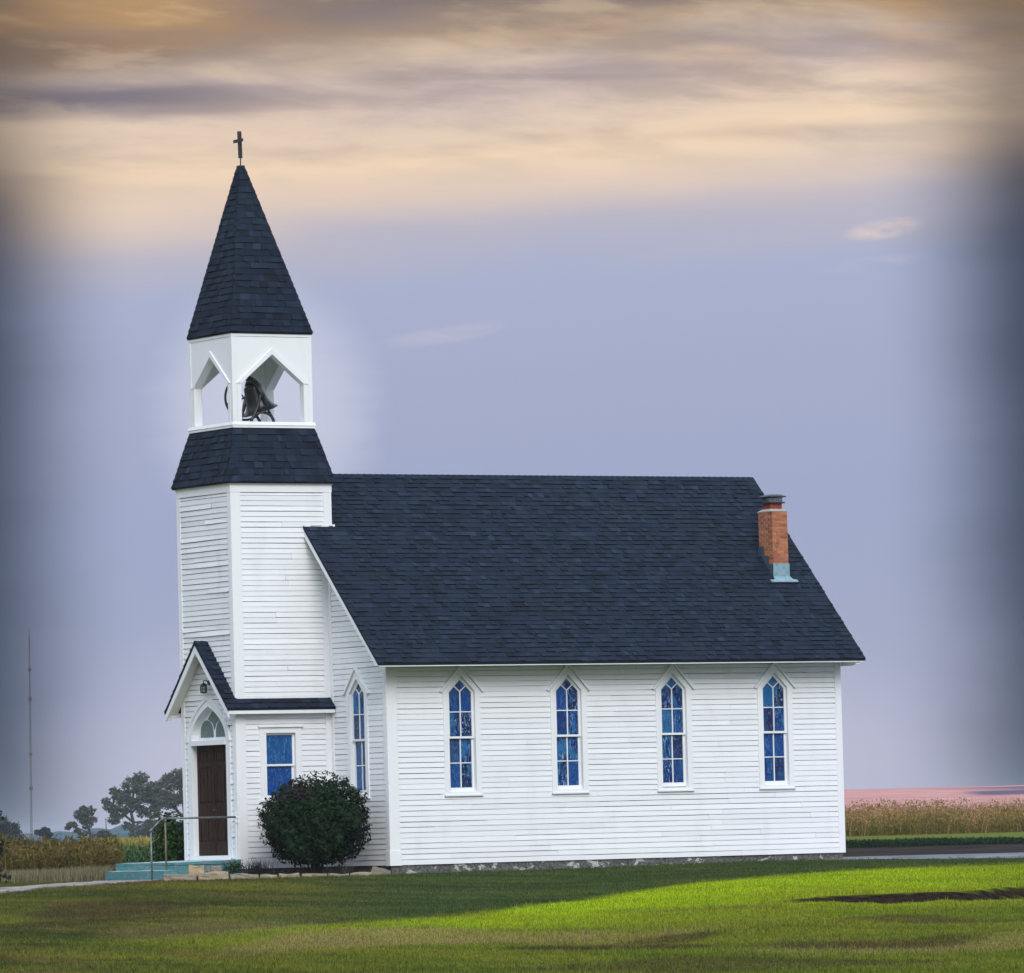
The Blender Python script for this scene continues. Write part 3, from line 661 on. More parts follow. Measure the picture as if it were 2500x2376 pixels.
# frieze and crown
def sqring(mb, h0, h1, z0, z1, cx=TXC, cy=YC, hin=None):     # square frustum ring
    q = lambda h, z: [(cx-h, cy-h, z), (cx+h, cy-h, z), (cx+h, cy+h, z), (cx-h, cy+h, z)]
    A, B = q(h0, z0), q(h1, z1); hin = hin if hin is not None else min(h0, h1)-.05; I0, I1 = q(hin, z0), q(hin, z1)
    for k in range(4):
        j = (k+1) % 4
        mb.face([A[k], A[j], B[j], B[k]]); mb.face([A[k], I0[k], I0[j], A[j]]); mb.face([B[k], B[j], I1[j], I1[k]])
H = TS/2
mb = MB(); sqring(mb, H+.032, H+.032, 8.02, 8.172, hin=H-.05); mb.build('frieze', M['white_trim'], church, bevel=.003)
mb = MB(); sqring(mb, H+.034, H+.046, 8.173, 8.19, hin=H-.05); sqring(mb, H+.047, H+.085, 8.19, 8.225, hin=H-.04); sqring(mb, H+.086, H+.088, 8.2252, 8.238, hin=H-.04); mb.build('crown_moulding', M['white_trim'], church)
# skirt roof and spire
def hiproof(name, hb, zb, ht, zt, cxt=None, expo=.143):
    mb = MB(); cxt = TXC if cxt is None else cxt
    B = [(TXC-hb, YC-hb, zb), (TXC+hb, YC-hb, zb), (TXC+hb, YC+hb, zb), (TXC-hb, YC+hb, zb)]
    T = [(cxt-ht, YC-ht, zt), (cxt+ht, YC-ht, zt), (cxt+ht, YC+ht, zt), (cxt-ht, YC+ht, zt)]
    for k in range(4):
        j = (k+1) % 4; shingles(mb, B[k], B[j], T[k], T[j], expo, (.09, .26)); mb.face([Vector(B[k])-Vector((0, 0, .0)), B[j], T[j], T[k]], .1)
    mb.face(T, .1)
    for k in range(4):
        j = (k+1) % 4; mb.face([B[k], B[j], Vector(B[j])-Vector((0, 0, .035)), Vector(B[k])-Vector((0, 0, .035))], 0)
    mb.face([Vector(p)-Vector((0, 0, .035)) for p in B], .1)
    o = mb.build(name, M['shingle'], church)
    for k in range(4):
        mc = MB(); j, i = (k+1) % 4, (k-1) % 4
        e = (Vector(T[k])-Vector(B[k])).normalized()
        n0 = (Vector(B[j])-Vector(B[k])).normalized(); n1 = (Vector(B[i])-Vector(B[k])).normalized()
        n0 = (n0-e*n0.dot(e)).normalized(); n1 = (n1-e*n1.dot(e)).normalized()
        hipcap(mc, B[k], T[k], n0, n1, .075 if ht < .3 else .085, .135); mc.build('hip_cap', M['shingle'], o)
    return o
hiproof('skirt_roof', H+.095, 8.24, .99, 9.412)
HB = .965; BXC = TXC-.004; ZB0, ZB1 = 9.545, 11.44
SPX = TXC-.122
hiproof('spire', .998, 11.475, .062, 15.12, SPX)
mb = MB(); mb.box(SPX-.072, SPX+.072, YC-.072, YC+.072, 15.115, 15.165); mb.build('spire_cap', M['dark_metal'], church, bevel=.012)
mb = MB(); mb.tube([(SPX, YC, 15.15), (SPX, YC, 15.34)], .014, 8); mb.bar((SPX, YC, 15.325), (SPX-.015, YC, 15.905), (.034, 0, 0), (0, .034, 0))
crs = mb.build('cross', M['dark_metal'], church)
mb = MB(); mb.bar((SPX-.046, YC-.205, 15.70), (SPX-.046, YC+.205, 15.70), (.012, 0, 0), (0, 0, .034)); mb.build('crossbar', M['dark_metal'], crs)
# belfry
mb = MB(); sqring(mb, 1.012, 1.012, 9.415, 9.47, cx=BXC, hin=.6); sqring(mb, 1.025, 1.0, 9.4705, 9.545, cx=BXC, hin=.02); mb.build('belfry_sill', M['white_trim'], church, bevel=.004)
TH = .165; OH, ZS, ZA = .763, 10.37, 11.0
mb = MB()
for k in range(4):
    ang = k*math.pi/2; rot = Matrix.Rotation(ang, 4, 'Z')
    P = lambda s, d, z: tuple(Vector((BXC, YC, 0)) + (rot @ Vector((s, -HB+d, z))))
    for sg in (-1, 1):
        mb.face([P(sg*HB, 0, ZB0), P(sg*OH, 0, ZB0), P(sg*OH, 0, ZS), P(sg*HB, 0, ZS)]); mb.face([P(sg*HB, 0, ZS), P(sg*OH, 0, ZS), P(0, 0, ZA), P(0, 0, ZB1), P(sg*HB, 0, ZB1)])
        hi_ = HB-TH
        mb.face([P(sg*hi_, TH, ZB0), P(sg*OH, TH, ZB0), P(sg*OH, TH, ZS), P(sg*hi_, TH, ZS)]); mb.face([P(sg*hi_, TH, ZS), P(sg*OH, TH, ZS), P(0, TH, ZA), P(0, TH, ZB1), P(sg*hi_, TH, ZB1)])
        mb.face([P(sg*OH, 0, ZB0), P(sg*OH, TH, ZB0), P(sg*OH, TH, ZS), P(sg*OH, 0, ZS)]); mb.face([P(sg*OH, 0, ZS), P(sg*OH, TH, ZS), P(0, TH, ZA), P(0, 0, ZA)])
bel = mb.build('belfry', M['white_trim'], church)
mb = MB(); mb.box(BXC-HB+.1, BXC+HB-.1, YC-HB+.1, YC+HB-.1, 11.30, 11.33); mb.build('belfry_ceiling', M['soffit_paint'], church)
for k in range(4):
    mb = MB(); ang = k*math.pi/2; rot = Matrix.Rotation(ang, 4, 'Z')
    P = lambda s, d, z: tuple(Vector((BXC, YC, 0)) + (rot @ Vector((s, -HB+d, z))))
    for sg in (-1, 1):
        q = [(0, ZA), (sg*OH, ZS), (sg*(OH+.115), ZS), (0, ZA+.125)]
        mb.prism([P(s, -.0005, z) for s, z in q], tuple(rot @ Vector((0, -.028, 0))))
        q = [(sg*OH, ZB0+.02), (sg*(OH+.10), ZB0+.02), (sg*(OH+.10), ZS-.005), (sg*OH, ZS-.005)]
        mb.prism([P(s, -.0005, z) for s, z in q], tuple(rot @ Vector((0, -.014, 0))))
        q = [(sg*(HB+.012), ZB0+.03), (sg*(HB-.075), ZB0+.03), (sg*(HB-.075), ZB1-.065), (sg*(HB+.012), ZB1-.065)]
        mb.prism([P(s, -.0006, z) for s, z in q], tuple(rot @ Vector((0, -.011, 0))))
    q = [(-HB-.013, ZB1-.06), (HB+.013, ZB1-.06), (HB+.013, ZB1), (-HB-.013, ZB1)]; mb.prism([P(s, -.0007, z) for s, z in q], tuple(rot @ Vector((0, -.013, 0))))
    mb.build('arch_trim', M['white_trim'], bel)

# porch gable and pent roof
GX0, GE, GZ0, GZA = -2.640, TY0-.235, 3.405, 4.882; GSL = (GZA-GZ0)/(YC-GE); GE2 = Wd-GE
mb = MB()
shingles(mb, (GX0, GE, GZ0), (TX0-.0, GE, GZ0), (GX0, YC, GZA), (TX0-.0, YC, GZA), .15, (.1, .24)); shingles(mb, (GX0, GE2, GZ0), (TX0, GE2, GZ0), (GX0, YC, GZA), (TX0, YC, GZA), .15, (.1, .24))
yt_ = TY0-.028; zt_ = GZ0+(yt_-GE)*GSL
shingles(mb, (TX0+.002, GE, GZ0), (-.02, GE, GZ0), (TX0+.002, yt_, zt_), (-.02, yt_, zt_), .15, (.1, .24))
shingles(mb, (TX0+.002, Wd-GE, GZ0), (-.02, Wd-GE, GZ0), (TX0+.002, Wd-yt_, zt_), (-.02, Wd-yt_, zt_), .15, (.1, .24))
for s_ in (0, 1):
    f = (lambda y: Wd-y) if s_ else (lambda y: y)
    mb.prism([(GX0, f(GE), GZ0-.001), (GX0, f(YC), GZA-.001), (GX0, f(YC), GZA-.07), (GX0, f(GE), GZ0-.045)], (TX0-GX0-.021, 0, 0), .05)
    mb.prism([(TX0-.02, f(GE), GZ0-.001), (TX0-.02, f(yt_), zt_-.001), (TX0-.02, f(yt_), zt_-.05), (TX0-.02, f(GE), GZ0-.045)], (-TX0, 0, 0), .05)
por = mb.build('porch_roof', M['shingle'], church)
mb = MB(); g1 = Vector((0, -1, -GSL)).normalized(); g2 = Vector((0, 1, -GSL)).normalized(); hipcap(mb, (GX0, YC, GZA), (TX0-.02, YC, GZA), g1, g2, .1, .13); mb.build('ridge_cap', M['shingle'], por)
mb = MB()
for s_ in (0, 1):
    f = (lambda y: Wd-y) if s_ else (lambda y: y)
    mb.prism([(GX0+.012, f(GE+.02), GZ0-.05), (GX0+.012, f(YC), GZA-.075), (GX0+.012, f(YC), GZA-.25), (GX0+.012, f(GE+.02), GZ0-.19)], (.024, 0, 0))
mb.build('barge_board', M['white_trim'], por)
mb = MB()
for s_ in (0, 1):
    f = (lambda y: Wd-y) if s_ else (lambda y: y)
    mb.prism([(GX0+.037, f(GE+.02), GZ0-.05), (GX0+.037, f(YC), GZA-.075), (GX0+.037, f(YC), GZA-.09), (GX0+.037, f(GE+.02), GZ0-.07)], (TX0-GX0-.06, 0, 0))
    mb.box(GX0+.038, -.04, *sorted((f(GE+.02), f(TY0-.03))), GZ0-.115, GZ0-.108)
    mb.box(GX0+.038, GX0+.05, *sorted((f(GE+.02), f(TY0+.06))), GZ0-.19, GZ0-.11)
mb.build('soffit', M['soffit_paint'], por)
for s_ in (0, 1):
    f = (lambda y: Wd-y) if s_ else (lambda y: y)
    mb = MB(); mb.box(GX0+.0375, -.03, *sorted((f(GE+.006), f(GE+.0195))), GZ0-.12, GZ0-.006); mb.build('fascia', M['white_trim'], por)
mb = MB(); mb.prism([(GX0+.04, YC-.03, 4.55), (GX0+.04, YC+.03, 4.55), (GX0+.04, YC+.04, 4.75), (GX0+.04, YC-.04, 4.75)], (.26, 0, 0)); mb.build('bracket', M['white_trim'], por)
# flashing where the nave roof meets the tower
mb = MB()
n_ = Vector((0, -SLP, 1)).normalized()
mb.bar((-OV+.02, TY0-.031, roofz(TY0-.02)+.025), (TX1+.09, TY0-.031, roofz(TY0-.02)+.025), (0, .004, 0), (0, 0, .025)); mb.build('roof_flashing', M['white_trim'], church)
mb = MB(); x = TX0+.05
while x < -.1: mb.box(x, x+.27, TY0-.034, TY0-.0285, zt_-.005, zt_+.05+R.uniform(-.008, .008)); x += .272
mb.build('pent_flashing', M['white_trim'], church)

# ---------------- door, transom, casing
FXo = TX0
def yz(y, z, d): return (FXo-d, y, z)          # d outward
def arch(hw, z0, z1, n=9, zc=.62, zs=None):    # right half then left half, from spring to spring over the apex
    pts = []
    for i in range(n+1):
        q = i/n; y = (1-q)**2*hw+2*(1-q)*q*hw*.93; z = (1-q)**2*z0+2*(1-q)*q*(z0+(z1-z0)*zc)+q*q*z1
        pts.append((y, z))
    return [(DC-y, z) for y, z in pts]+[(DC+y, z) for y, z in reversed(pts[:-1])]
AI = arch((DY1-DY0)/2, 2.80, 3.49); AO = arch((DY1-DY0)/2+.185, 2.74, 3.69)
mb = MB()
outer = [(DY0-.185, .235)]+AO+[(DY1+.185, .235)]; inner = [(DY0, .235)]+AI+[(DY1, .235)]
for k in range(len(outer)-1):
    a, b_, c, d = outer[k], outer[k+1], inner[k+1], inner[k]
    mb.face([yz(*a, .036), yz(*b_, .036), yz(*c, .036), yz(*d, .036)]); mb.face([yz(*d, .036), yz(*c, .036), yz(*c, -.17), yz(*d, -.17)])
    mb.face([yz(*a, .036), yz(*a, -.01), yz(*b_, -.01), yz(*b_, .036)])
# raised outer lip on the arch
O2 = arch((DY1-DY0)/2+.205, 2.74, 3.715); I2 = arch((DY1-DY0)/2+.135, 2.74, 3.635)
for k in range(len(O2)-1):
    a, b_, c, d = O2[k], O2[k+1], I2[k+1], I2[k]
    mb.face([yz(*a, .058), yz(*b_, .058), yz(*c, .058), yz(*d, .058)]); mb.face([yz(*d, .058), yz(*c, .058), yz(*c, .03), yz(*d, .03)]); mb.face([yz(*a, .058), yz(*a, .0), yz(*b_, .0), yz(*b_, .058)])
mb.box(FXo-.062, FXo+.16, DY0+.0015, DY1-.0015, 2.66, 2.765)      # transom bar
mb.box(FXo-.075, FXo+.17, DY0-.12, DY1+.12, .20, .2345); mb.box(FXo-.03, FXo+.17, DY0+.002, DY1-.002, .2347, .296)
mb.build('door_frame', M['white_trim'], church)
mb = MB(); d0 = -.13                               # transom tracery board with three lights
fan = [(DY0+.002, 2.7655)]+[(y, z-.002) for y, z in AI]+[(DY1-.002, 2.7655)]
mb.prism([yz(y, z, d0) for y, z in fan], (.02, 0, 0))
trn = mb.build('transom_window', M['white_trim'], church)
def lobe(y0, y1, z0, z1):
    pts = [(y0, z0)]; n = 8; hw = (y1-y0)/2; c = (y0+y1)/2
    for i in range(n+1):
        th = math.pi*(1-i/n); pts.append((c+hw*math.cos(th), z0+.06+(z1-z0-.06)*math.sin(th)**.8))
    return pts+[(y1, z0)]
mb = MB()
for k, (y0, y1) in enumerate(((DC-.64, DC-.05), (DC+.05, DC+.64))):
    mb.prism([yz(y, z, d0+.001) for y, z in lobe(y0, y1, 2.83, 3.2)], (-.006, 0, 0))
mb.prism([yz(y, z, d0+.001) for y, z in ((DC, 2.98), (DC+.09, 3.13), (DC+.30, 3.225), (DC+.17, 3.32), (DC, 3.43), (DC-.17, 3.32), (DC-.30, 3.225), (DC-.09, 3.13))], (-.006, 0, 0))
mb.build('pane', M['grey_glass'], trn)
mb = MB(); mb.box(FXo+.135, FXo+.16, DY0, DY1, .29, 2.665)
mb.build('door_stop', M['door_wood'], church)
for k, (y0, y1) in enumerate(((DY0+.012, DC-.006), (DC+.006, DY1-.012))):
    mb = MB(); X0, X1 = FXo+.085, FXo+.13; wd = y1-y0; st = .10
    mb.box(X0, X1, y0, y0+st, .30, 2.655); mb.box(X0, X1, y1-st, y1, .30, 2.655); ym = (y0+y1)/2
    for z0, z1 in ((.30, .60), (1.13, 1.42), (2.19, 2.30), (2.53, 2.655)): mb.box(X0, X1, y0+st, y1-st, z0, z1)
    for z0, z1 in ((.60, 1.13), (1.42, 2.19), (2.30, 2.53)):
        mb.box(X0, X1, ym-.045, ym+.045, z0, z1)
        for a, b_ in ((y0+st, ym-.045), (ym+.045, y1-st)):
            mb.box(X0+.022, X1, a, b_, z0, z1)
            mb.prism([(X0+.0215, a+.03, z0+.03), (X0+.0215, b_-.03, z0+.03), (X0+.0215, b_-.03, z1-.03), (X0+.0215, a+.03, z1-.03)], (-.012, 0, 0))
    dl = mb.build('door_leaf', M['door_wood'], church, bevel=.004)
    if k == 0:
        mb = MB(); mb.tube([(X0-.001, y1-.05, 1.27), (X0-.03, y1-.05, 1.27), (X0-.035, y1-.05, 1.27), (X0-.06, y1-.05, 1.27)], [.012, .012, .028, .018], 10); mb.box(X0-.006, X0-.0005, y1-.075, y1-.025, 1.17, 1.36); mb.build('doorknob', M['brass'], dl)
        mb = MB(); mb.box(X0-.016, X0-.0005, y1-.02, y1+.03, .31, 2.645); mb.build('astragal', M['door_wood'], dl)
# tower side sash window
mb = MB(); Yo = TY0
def xz(x, z, d): return (x, Yo-d, z)
o = [(-1.775, 1.45), (-.755, 1.45), (-.755, 2.995), (-1.775, 2.995)]; i = [(-1.62, 1.50), (-.905, 1.50), (-.905, 2.875), (-1.62, 2.875)]
for k in range(4):
    a, b_, c, d = o[k], o[(k+1) % 4], i[(k+1) % 4], i[k]
    mb.face([xz(*a, .034), xz(*b_, .034), xz(*c, .034), xz(*d, .034)]); mb.face([xz(*d, .034), xz(*c, .034), xz(*c, -.13), xz(*d, -.13)]); mb.face([xz(*a, .034), xz(*a, -.01), xz(*b_, -.01), xz(*b_, .034)])
win = mb.build('window', M['white_trim'], church)
mb = MB()
def frm(x0, x1, z0, z1, wv, d, th):
    mb.box(x0, x0+wv, Yo-d, Yo-d+th, z0, z1); mb.box(x1-wv, x1, Yo-d, Yo-d+th, z0, z1); mb.box(x0+wv, x1-wv, Yo-d, Yo-d+th, z0, z0+wv); mb.box(x0+wv, x1-wv, Yo-d, Yo-d+th, z1-wv, z1)
frm(-1.618, -.907, 2.17, 2.873, .042, -.04, .034); frm(-1.618, -.907, 1.502, 2.212, .045, -.078, .034); mb.build('sash', M['white_trim'], win)
mb = MB(); mb.face([xz(-1.58, 2.2, -.06), xz(-.94, 2.2, -.06), xz(-.94, 2.84, -.06), xz(-1.58, 2.84, -.06)], .12); mb.face([xz(-1.58, 1.54, -.1), xz(-.94, 1.54, -.1), xz(-.94, 2.18, -.1), xz(-1.58, 2.18, -.1)], .28); mb.build('pane', M['art_glass'], win)
mb = MB(); mb.box(-1.805, -.725, Yo-.075, Yo-.001, 2.997, 3.035); mb.build('hood_moulding', M['white_trim'], win)
mb = MB(); mb.box(-1.8, -.73, Yo-.07, Yo-.001, 1.41, 1.4485); mb.build('sill', M['white_trim'], win)
# white pipe on the tower corner
mb = MB(); px, py = TX0-.06, TY0-.0; mb.tube([(px, py, .2), (px, py, 1.22)], .016, 8); mb.tube([(px-.02, py, 1.1), (px+.05, py, 1.1)], .022, 8); mb.box(px-.03, px+.06, py-.035, py+.02, .985, 1.0); mb.build('conduit', M['white_trim'], church)

# ---------------- chimney
CX0, CX1, CY0, CY1, CZ = 10.652, 11.058, 1.222, 1.782, 7.60
mb = MB(); mb.box(CX0+.004, CX1-.004, CY0+.004, CY1-.004, 5.9, CZ)
chim = mb.build('chimney', M['mortar'], church)
mb = MB(); ch = .0665; k = 0; z = 6.05
def bricks(z, off):
    g = .007
    for ax, lo, hi, f, sg in (('x', CX0, CX1, CY0, -1), ('x', CX0, CX1, CY1, 1), ('y', CY0, CY1, CX0, -1), ('y', CY0, CY1, CX1, 1)):
        p = lo-off*.1; 
        while p < hi-.01:
            a, b_ = max(lo, p), min(hi, p+.2)
            if b_-a > .02:
                d0, d1 = sorted((f-sg*.02, f+sg*R.uniform(.002, .006)))
                tone = R.gauss(.55, .22)
                if ax == 'x': mb.box(a+g/2, b_-g/2, d0, d1, z+g/2, z+ch-g/2, tone)
                else: mb.box(d0, d1, a+g/2+.006, b_-g/2-.006, z+g/2, z+ch-g/2, tone)
            p += .2
while z < CZ-.03: bricks(z, k % 2); z += ch; k += 1
mb.build('brickwork', M['brick'], chim, bevel=.003)
mb = MB(); cxm, cym = (CX0+CX1)/2, (CY0+CY1)/2
A = [(CX0-.012, CY0-.012, CZ), (CX1+.012, CY0-.012, CZ), (CX1+.012, CY1+.012, CZ), (CX0-.012, CY1+.012, CZ)]; B = [(cxm-.17, cym-.17, CZ+.05), (cxm+.17, cym-.17, CZ+.05), (cxm+.17, cym+.17, CZ+.05), (cxm-.17, cym+.17, CZ+.05)]
A2 = [(x, y, z-.015) for x, y, z in A]
for k in range(4): j = (k+1) % 4; mb.face([A[k], A[j], B[j], B[k]]); mb.face([A2[k], A2[j], A[j], A[k]])
mb.face(B); mb.build('chimney_crown', M['mortar'], chim)
mb = MB(); mb.box(cxm-.155, cxm+.155, cym-.155, cym+.155, CZ+.03, CZ+.175); mb.build('flue', M['clay_flue'], chim, bevel=.008)
mb = MB(); mb.box(cxm-.205, cxm+.205, cym-.205, cym+.205, CZ+.176, CZ+.205)
A = [(cxm-.225, cym-.225, CZ+.33), (cxm+.225, cym-.225, CZ+.33), (cxm+.225, cym+.225, CZ+.33), (cxm-.225, cym+.225, CZ+.33)]; B = [(cxm-.12, cym-.12, CZ+.375), (cxm+.12, cym-.12, CZ+.375), (cxm+.12, cym+.12, CZ+.375), (cxm-.12, cym+.12, CZ+.375)]
for k in range(4): j = (k+1) % 4; mb.face([A[k], A[j], B[j], B[k]]); mb.face([(A[k][0], A[k][1], A[k][2]-.02), (A[j][0], A[j][1], A[j][2]-.02), A[j], A[k]])
mb.face(B); mb.face([(p[0], p[1], p[2]-.02) for p in A]); mb.build('chimney_cap', M['dark_metal'], chim)
mb = MB(); h = .16
for sx, sy, ax in ((0, -1, 'x'), (0, 1, 'x'), (-1, 0, 'y'), (1, 0, 'y')):
    for q in np.linspace(-h, h, 11):
        if ax == 'x': mb.bar((cxm+q, cym+sy*h, CZ+.2), (cxm+q, cym+sy*h, CZ+.325), (.004, 0, 0), (0, .003, 0))
        else: mb.bar((cxm+sx*h, cym+q, CZ+.2), (cxm+sx*h, cym+q, CZ+.325), (0, .004, 0), (.003, 0, 0))
    for zz in np.linspace(CZ+.215, CZ+.31, 4):
        if ax == 'x': mb.bar((cxm-h, cym+sy*h, zz), (cxm+h, cym+sy*h, zz), (0, .003, 0), (0, 0, .004))
        else: mb.bar((cxm+sx*h, cym-h, zz), (cxm+sx*h, cym+h, zz), (.003, 0, 0), (0, 0, .004))
mb.build('spark_screen', M['galvanized'], chim)
mb = MB(); rz = lambda y: roofz(y)
mb.box(CX0-.012, CX1+.012, CY0-.016, CY0-.0075, rz(CY0)-.0, 6.436)
def onr(x, y, h): return (x, y-SLP*h/math.hypot(1, SLP)*.7, rz(y)+h)
mb.prism([onr(CX0-.012, CY0-.012, .03), onr(CX1+.012, CY0-.012, .03), onr(CX1+.06, CY0-.085, .026), onr(CX0-.03, CY0-.085, .026)], (0, 0, -.012))
mb.prism([onr(CX0-.15, CY0-.083, .03), onr(CX1+.15, CY0-.083, .03), onr(CX1+.16, CY0-.125, .027), onr(CX0-.14, CY0-.125, .027)], (0, 0, -.012))
mb.build('apron_flashing', M['flashing'], chim)
for x_, sg in ((CX0, -1), (CX1, 1)):
    mb = MB()
    for k, (ya, yb_) in enumerate(((CY0-.01, 1.40), (1.385, 1.59), (1.575, CY1+.01))):
        zt = rz(yb_)+(.12 if k < 2 else .15); mb.prism([(x_+sg*(.009+.002*k), ya, rz(ya)-.02), (x_+sg*(.009+.002*k), yb_, rz(yb_)-.02), (x_+sg*(.009+.002*k), yb_, zt), (x_+sg*(.009+.002*k), ya, zt)], (sg*.003, 0, 0))
    mb.build('step_flashing', M['dark_flashing'], chim)

# ------------------------------------------------------------------ bell
bell = thing('church_bell', (-1.0, 3.62, 9.55), 'black cast iron bell swung to one side in the open belfry', 'bell')
AX = Vector((-1.01, 3.62, 10.17)); tl = math.radians(20)
Mb = Matrix.Translation(AX) @ Matrix.Rotation(-tl, 4, 'Y')
prof = [(0.0, .27), (.10, .268), (.165, .25), (.19, .215), (.20, .17), (.212, .06), (.232, -.06), (.262, -.17), (.305, -.25), (.36, -.305), (.395, -.33), (.40, -.345), (.385, -.35), (.34, -.32), (.27, -.22), (.22, -.05), (.19, .15), (.0, .22)]
mb = MB(); mb.lathe(prof, Mb, 36); mb.build('bell_body', M['bell_metal'], bell, smooth=True)
mb = MB()
T = lambda x, y, z: Mb @ Vector((x, y, z))
mb.tube([T(0, -.33, 0), T(0, -.30, .02), T(0, -.265, .12), T(0, -.20, .27), T(0, -.08, .335), T(0, .08, .335), T(0, .20, .27), T(0, .265, .12), T(0, .30, .02), T(0, .56, 0)], [.026, .035, .04, .048, .055, .055, .048, .04, .035, .026], 10)
mb.tube([T(0, 0, .25), T(0, 0, .42)], [.045, .022], 8); mb.tube([T(-.09, 0, .40), T(.05, 0, .385)], .018, 8)
mb.build('yoke', M['black_iron'], bell, smooth=True)
for yy in (AX.y-.30, AX.y+.30):
    mb = MB(); P = lambda x, z: (AX.x+x, yy, z)
    for sg in (-1, 1):
        mb.tube([P(0, 10.19), P(sg*.045, 10.16), P(sg*.075, 10.04), P(sg*.12, 9.90), P(sg*.19, 9.76), P(sg*.26, 9.65), P(sg*.285, 9.548)], [.034, .036, .03, .03, .033, .036, .034], 8)
    mb.tube([P(-.19, 9.745), P(-.1, 9.785), P(0, 9.80), P(.1, 9.785), P(.19, 9.745)], [.036, .03, .028, .03, .036], 8); mb.tube([(AX.x, yy-.035, 10.18), (AX.x, yy+.035, 10.18)], .045, 10)
    mb.build('stand', M['black_iron'], bell, smooth=True)
mb = MB(); WY = AX.y+.56; rw = .475
WC = -.97
ringp = [(WC+rw*math.cos(q), WY, AX.z+rw*math.sin(q)) for q in np.linspace(0, 2*math.pi, 41)]; mb.tube(ringp, .026, 8, cap=False)
for k in range(6):
    q = k*math.pi/3+.3; mb.tube([(WC, WY, AX.z), (WC+rw*math.cos(q), WY, AX.z+rw*math.sin(q))], .014, 6)
mb.build('wheel', M['black_iron'], bell, smooth=True)
mb = MB(); mb.tube([T(0, 0, .2), T(.02, 0, -.2), T(.03, 0, -.36)], [.014, .016, .045], 8); mb.build('clapper', M['black_iron'], bell, smooth=True)

# ------------------------------------------------------------------ wall lantern
lan = thing('wall_lantern', (TX0, 3.55, 3.99), 'small black carriage lantern on the gable wall above the door', 'lantern')
LX = TX0-.16; ly = 3.55
mb = MB(); mb.tube([(TX0-.02, ly, 4.0), (TX0-.045, ly, 4.0)], [.058, .05], 12); mb.tube([(TX0-.04, ly, 4.0), (TX0-.09, ly, 4.045), (LX, ly, 4.035), (LX, ly, 3.985)], .012, 8); mb.build('arm', M['black_iron'], lan)
mb = MB(); mb.lathe([(.005, 3.995), (.03, 3.985), (.075, 3.945), (.088, 3.93), (.06, 3.928)], Matrix.Translation((LX, ly, 0)), 8)
mb.lathe([(.075, 3.79), (.07, 3.775), (.02, 3.765), (.0, 3.755)], Matrix.Translation((LX, ly, 0)), 8)
for k in range(8): q = k*math.pi/4; mb.bar((LX+.07*math.cos(q), ly+.07*math.sin(q), 3.785), (LX+.07*math.cos(q), ly+.07*math.sin(q), 3.93), (.006, 0, 0), (0, .006, 0))
for zz in (3.79, 3.86): mb.tube([(LX+.071*math.cos(q), ly+.071*math.sin(q), zz) for q in np.linspace(0, 2*math.pi, 17)], .006, 6, cap=False)
mb.build('lantern_cage', M['black_iron'], lan)
mb = MB(); mb.lathe([(.06, 3.79), (.06, 3.925)], Matrix.Translation((LX, ly, 0)), 8); mb.build('lamp_glass', M['lamp_glass'], lan)

# ------------------------------------------------------------------ front steps, rail, walk
st = thing('front_steps', (-3.4, 3.6, -.2), 'worn turquoise painted concrete front steps and landing below the church door', 'steps')
def rough_slab(mb, x0, x1, y0, y1, z00, z01, zb, n=10, amp=.006):      # top slopes z00 (at x0) -> z01 (at x1)
    xs = np.linspace(x0, x1, n+1); ys = np.linspace(y0, y1, n+1); T = {}
    for i, x in enumerate(xs):
        for j, y in enumerate(ys):
            e = .5 if (i in (0, n) or j in (0, n)) else 1
            T[i, j] = (x+R.uniform(-amp, amp)*(i in (0, n)), y+R.uniform(-amp, amp)*(j in (0, n)), z00+(z01-z00)*i/n+R.uniform(-amp, amp)*e)
    for i in range(n):
        for j in range(n): mb.face([T[i, j], T[i+1, j], T[i+1, j+1], T[i, j+1]])
    for i in range(n):
        for j in (0, n): mb.face([T[i, j], T[i+1, j], (*T[i+1, j][:2], zb), (*T[i, j][:2], zb)])
        for i2 in (0, n): mb.face([T[i2, i], T[i2, i+1], (*T[i2, i+1][:2], zb), (*T[i2, i][:2], zb)])
mb = MB(); rough_slab(mb, -3.95, TX0-.03, 2.29, 4.98, .178, .205, .125); mb.build('landing_slab', M['turquoise_paint'], st)
mb = MB(); rough_slab(mb, -3.90, TX0-.035, 2.31, 4.96, .118, .12, -.5); mb.build('landing_base', M['turquoise_paint'], st)
mb = MB(); rough_slab(mb, -4.20, -3.905, 2.27, 4.99, .012, .02, -.5); mb.build('step', M['turquoise_paint'], st)
mb = MB(); rough_slab(mb, -3.96, -3.9, 2.285, 4.97, .113, .115, .021, 6, .004); mb.build('riser', M['turquoise_paint'], st)
hr = thing('handrail', (-4.42, 2.42, -.1), 'bent galvanized pipe handrail beside the front steps', 'handrail')
mb = MB(); RYy = 2.40
mb.tube([(-4.43, RYy, .87), (-4.16, RYy, 1.105)], .021, 10); mb.tube([(-4.14, RYy, 1.11), (-2.40, RYy, 1.105)], .021, 10); mb.build('rail', M['galvanized'], hr, smooth=True)
mb = MB(); mb.tube([(-4.43, RYy, -.4), (-4.43, RYy, .86)], .021, 10); mb.build('post', M['galvanized'], hr, smooth=True)
mb = MB(); mb.tube([(-4.085, RYy, -.05), (-4.085, RYy, 1.09)], .020, 10); mb.build('post', M['rust_pipe'], hr, smooth=True, label='rust brown post')
for p, q in (((-4.46, RYy, .835), (-4.39, RYy, .905)), ((-4.19, RYy, 1.08), (-4.10, RYy, 1.11)), ((-4.125, RYy, 1.1095), (-4.05, RYy, 1.1095)), ((-4.085, RYy, 1.03), (-4.085, RYy, 1.1))):
    mb = MB(); mb.tube([p, q], .029, 10); mb.build('pipe_fitting', M['galvanized'], hr, smooth=True)
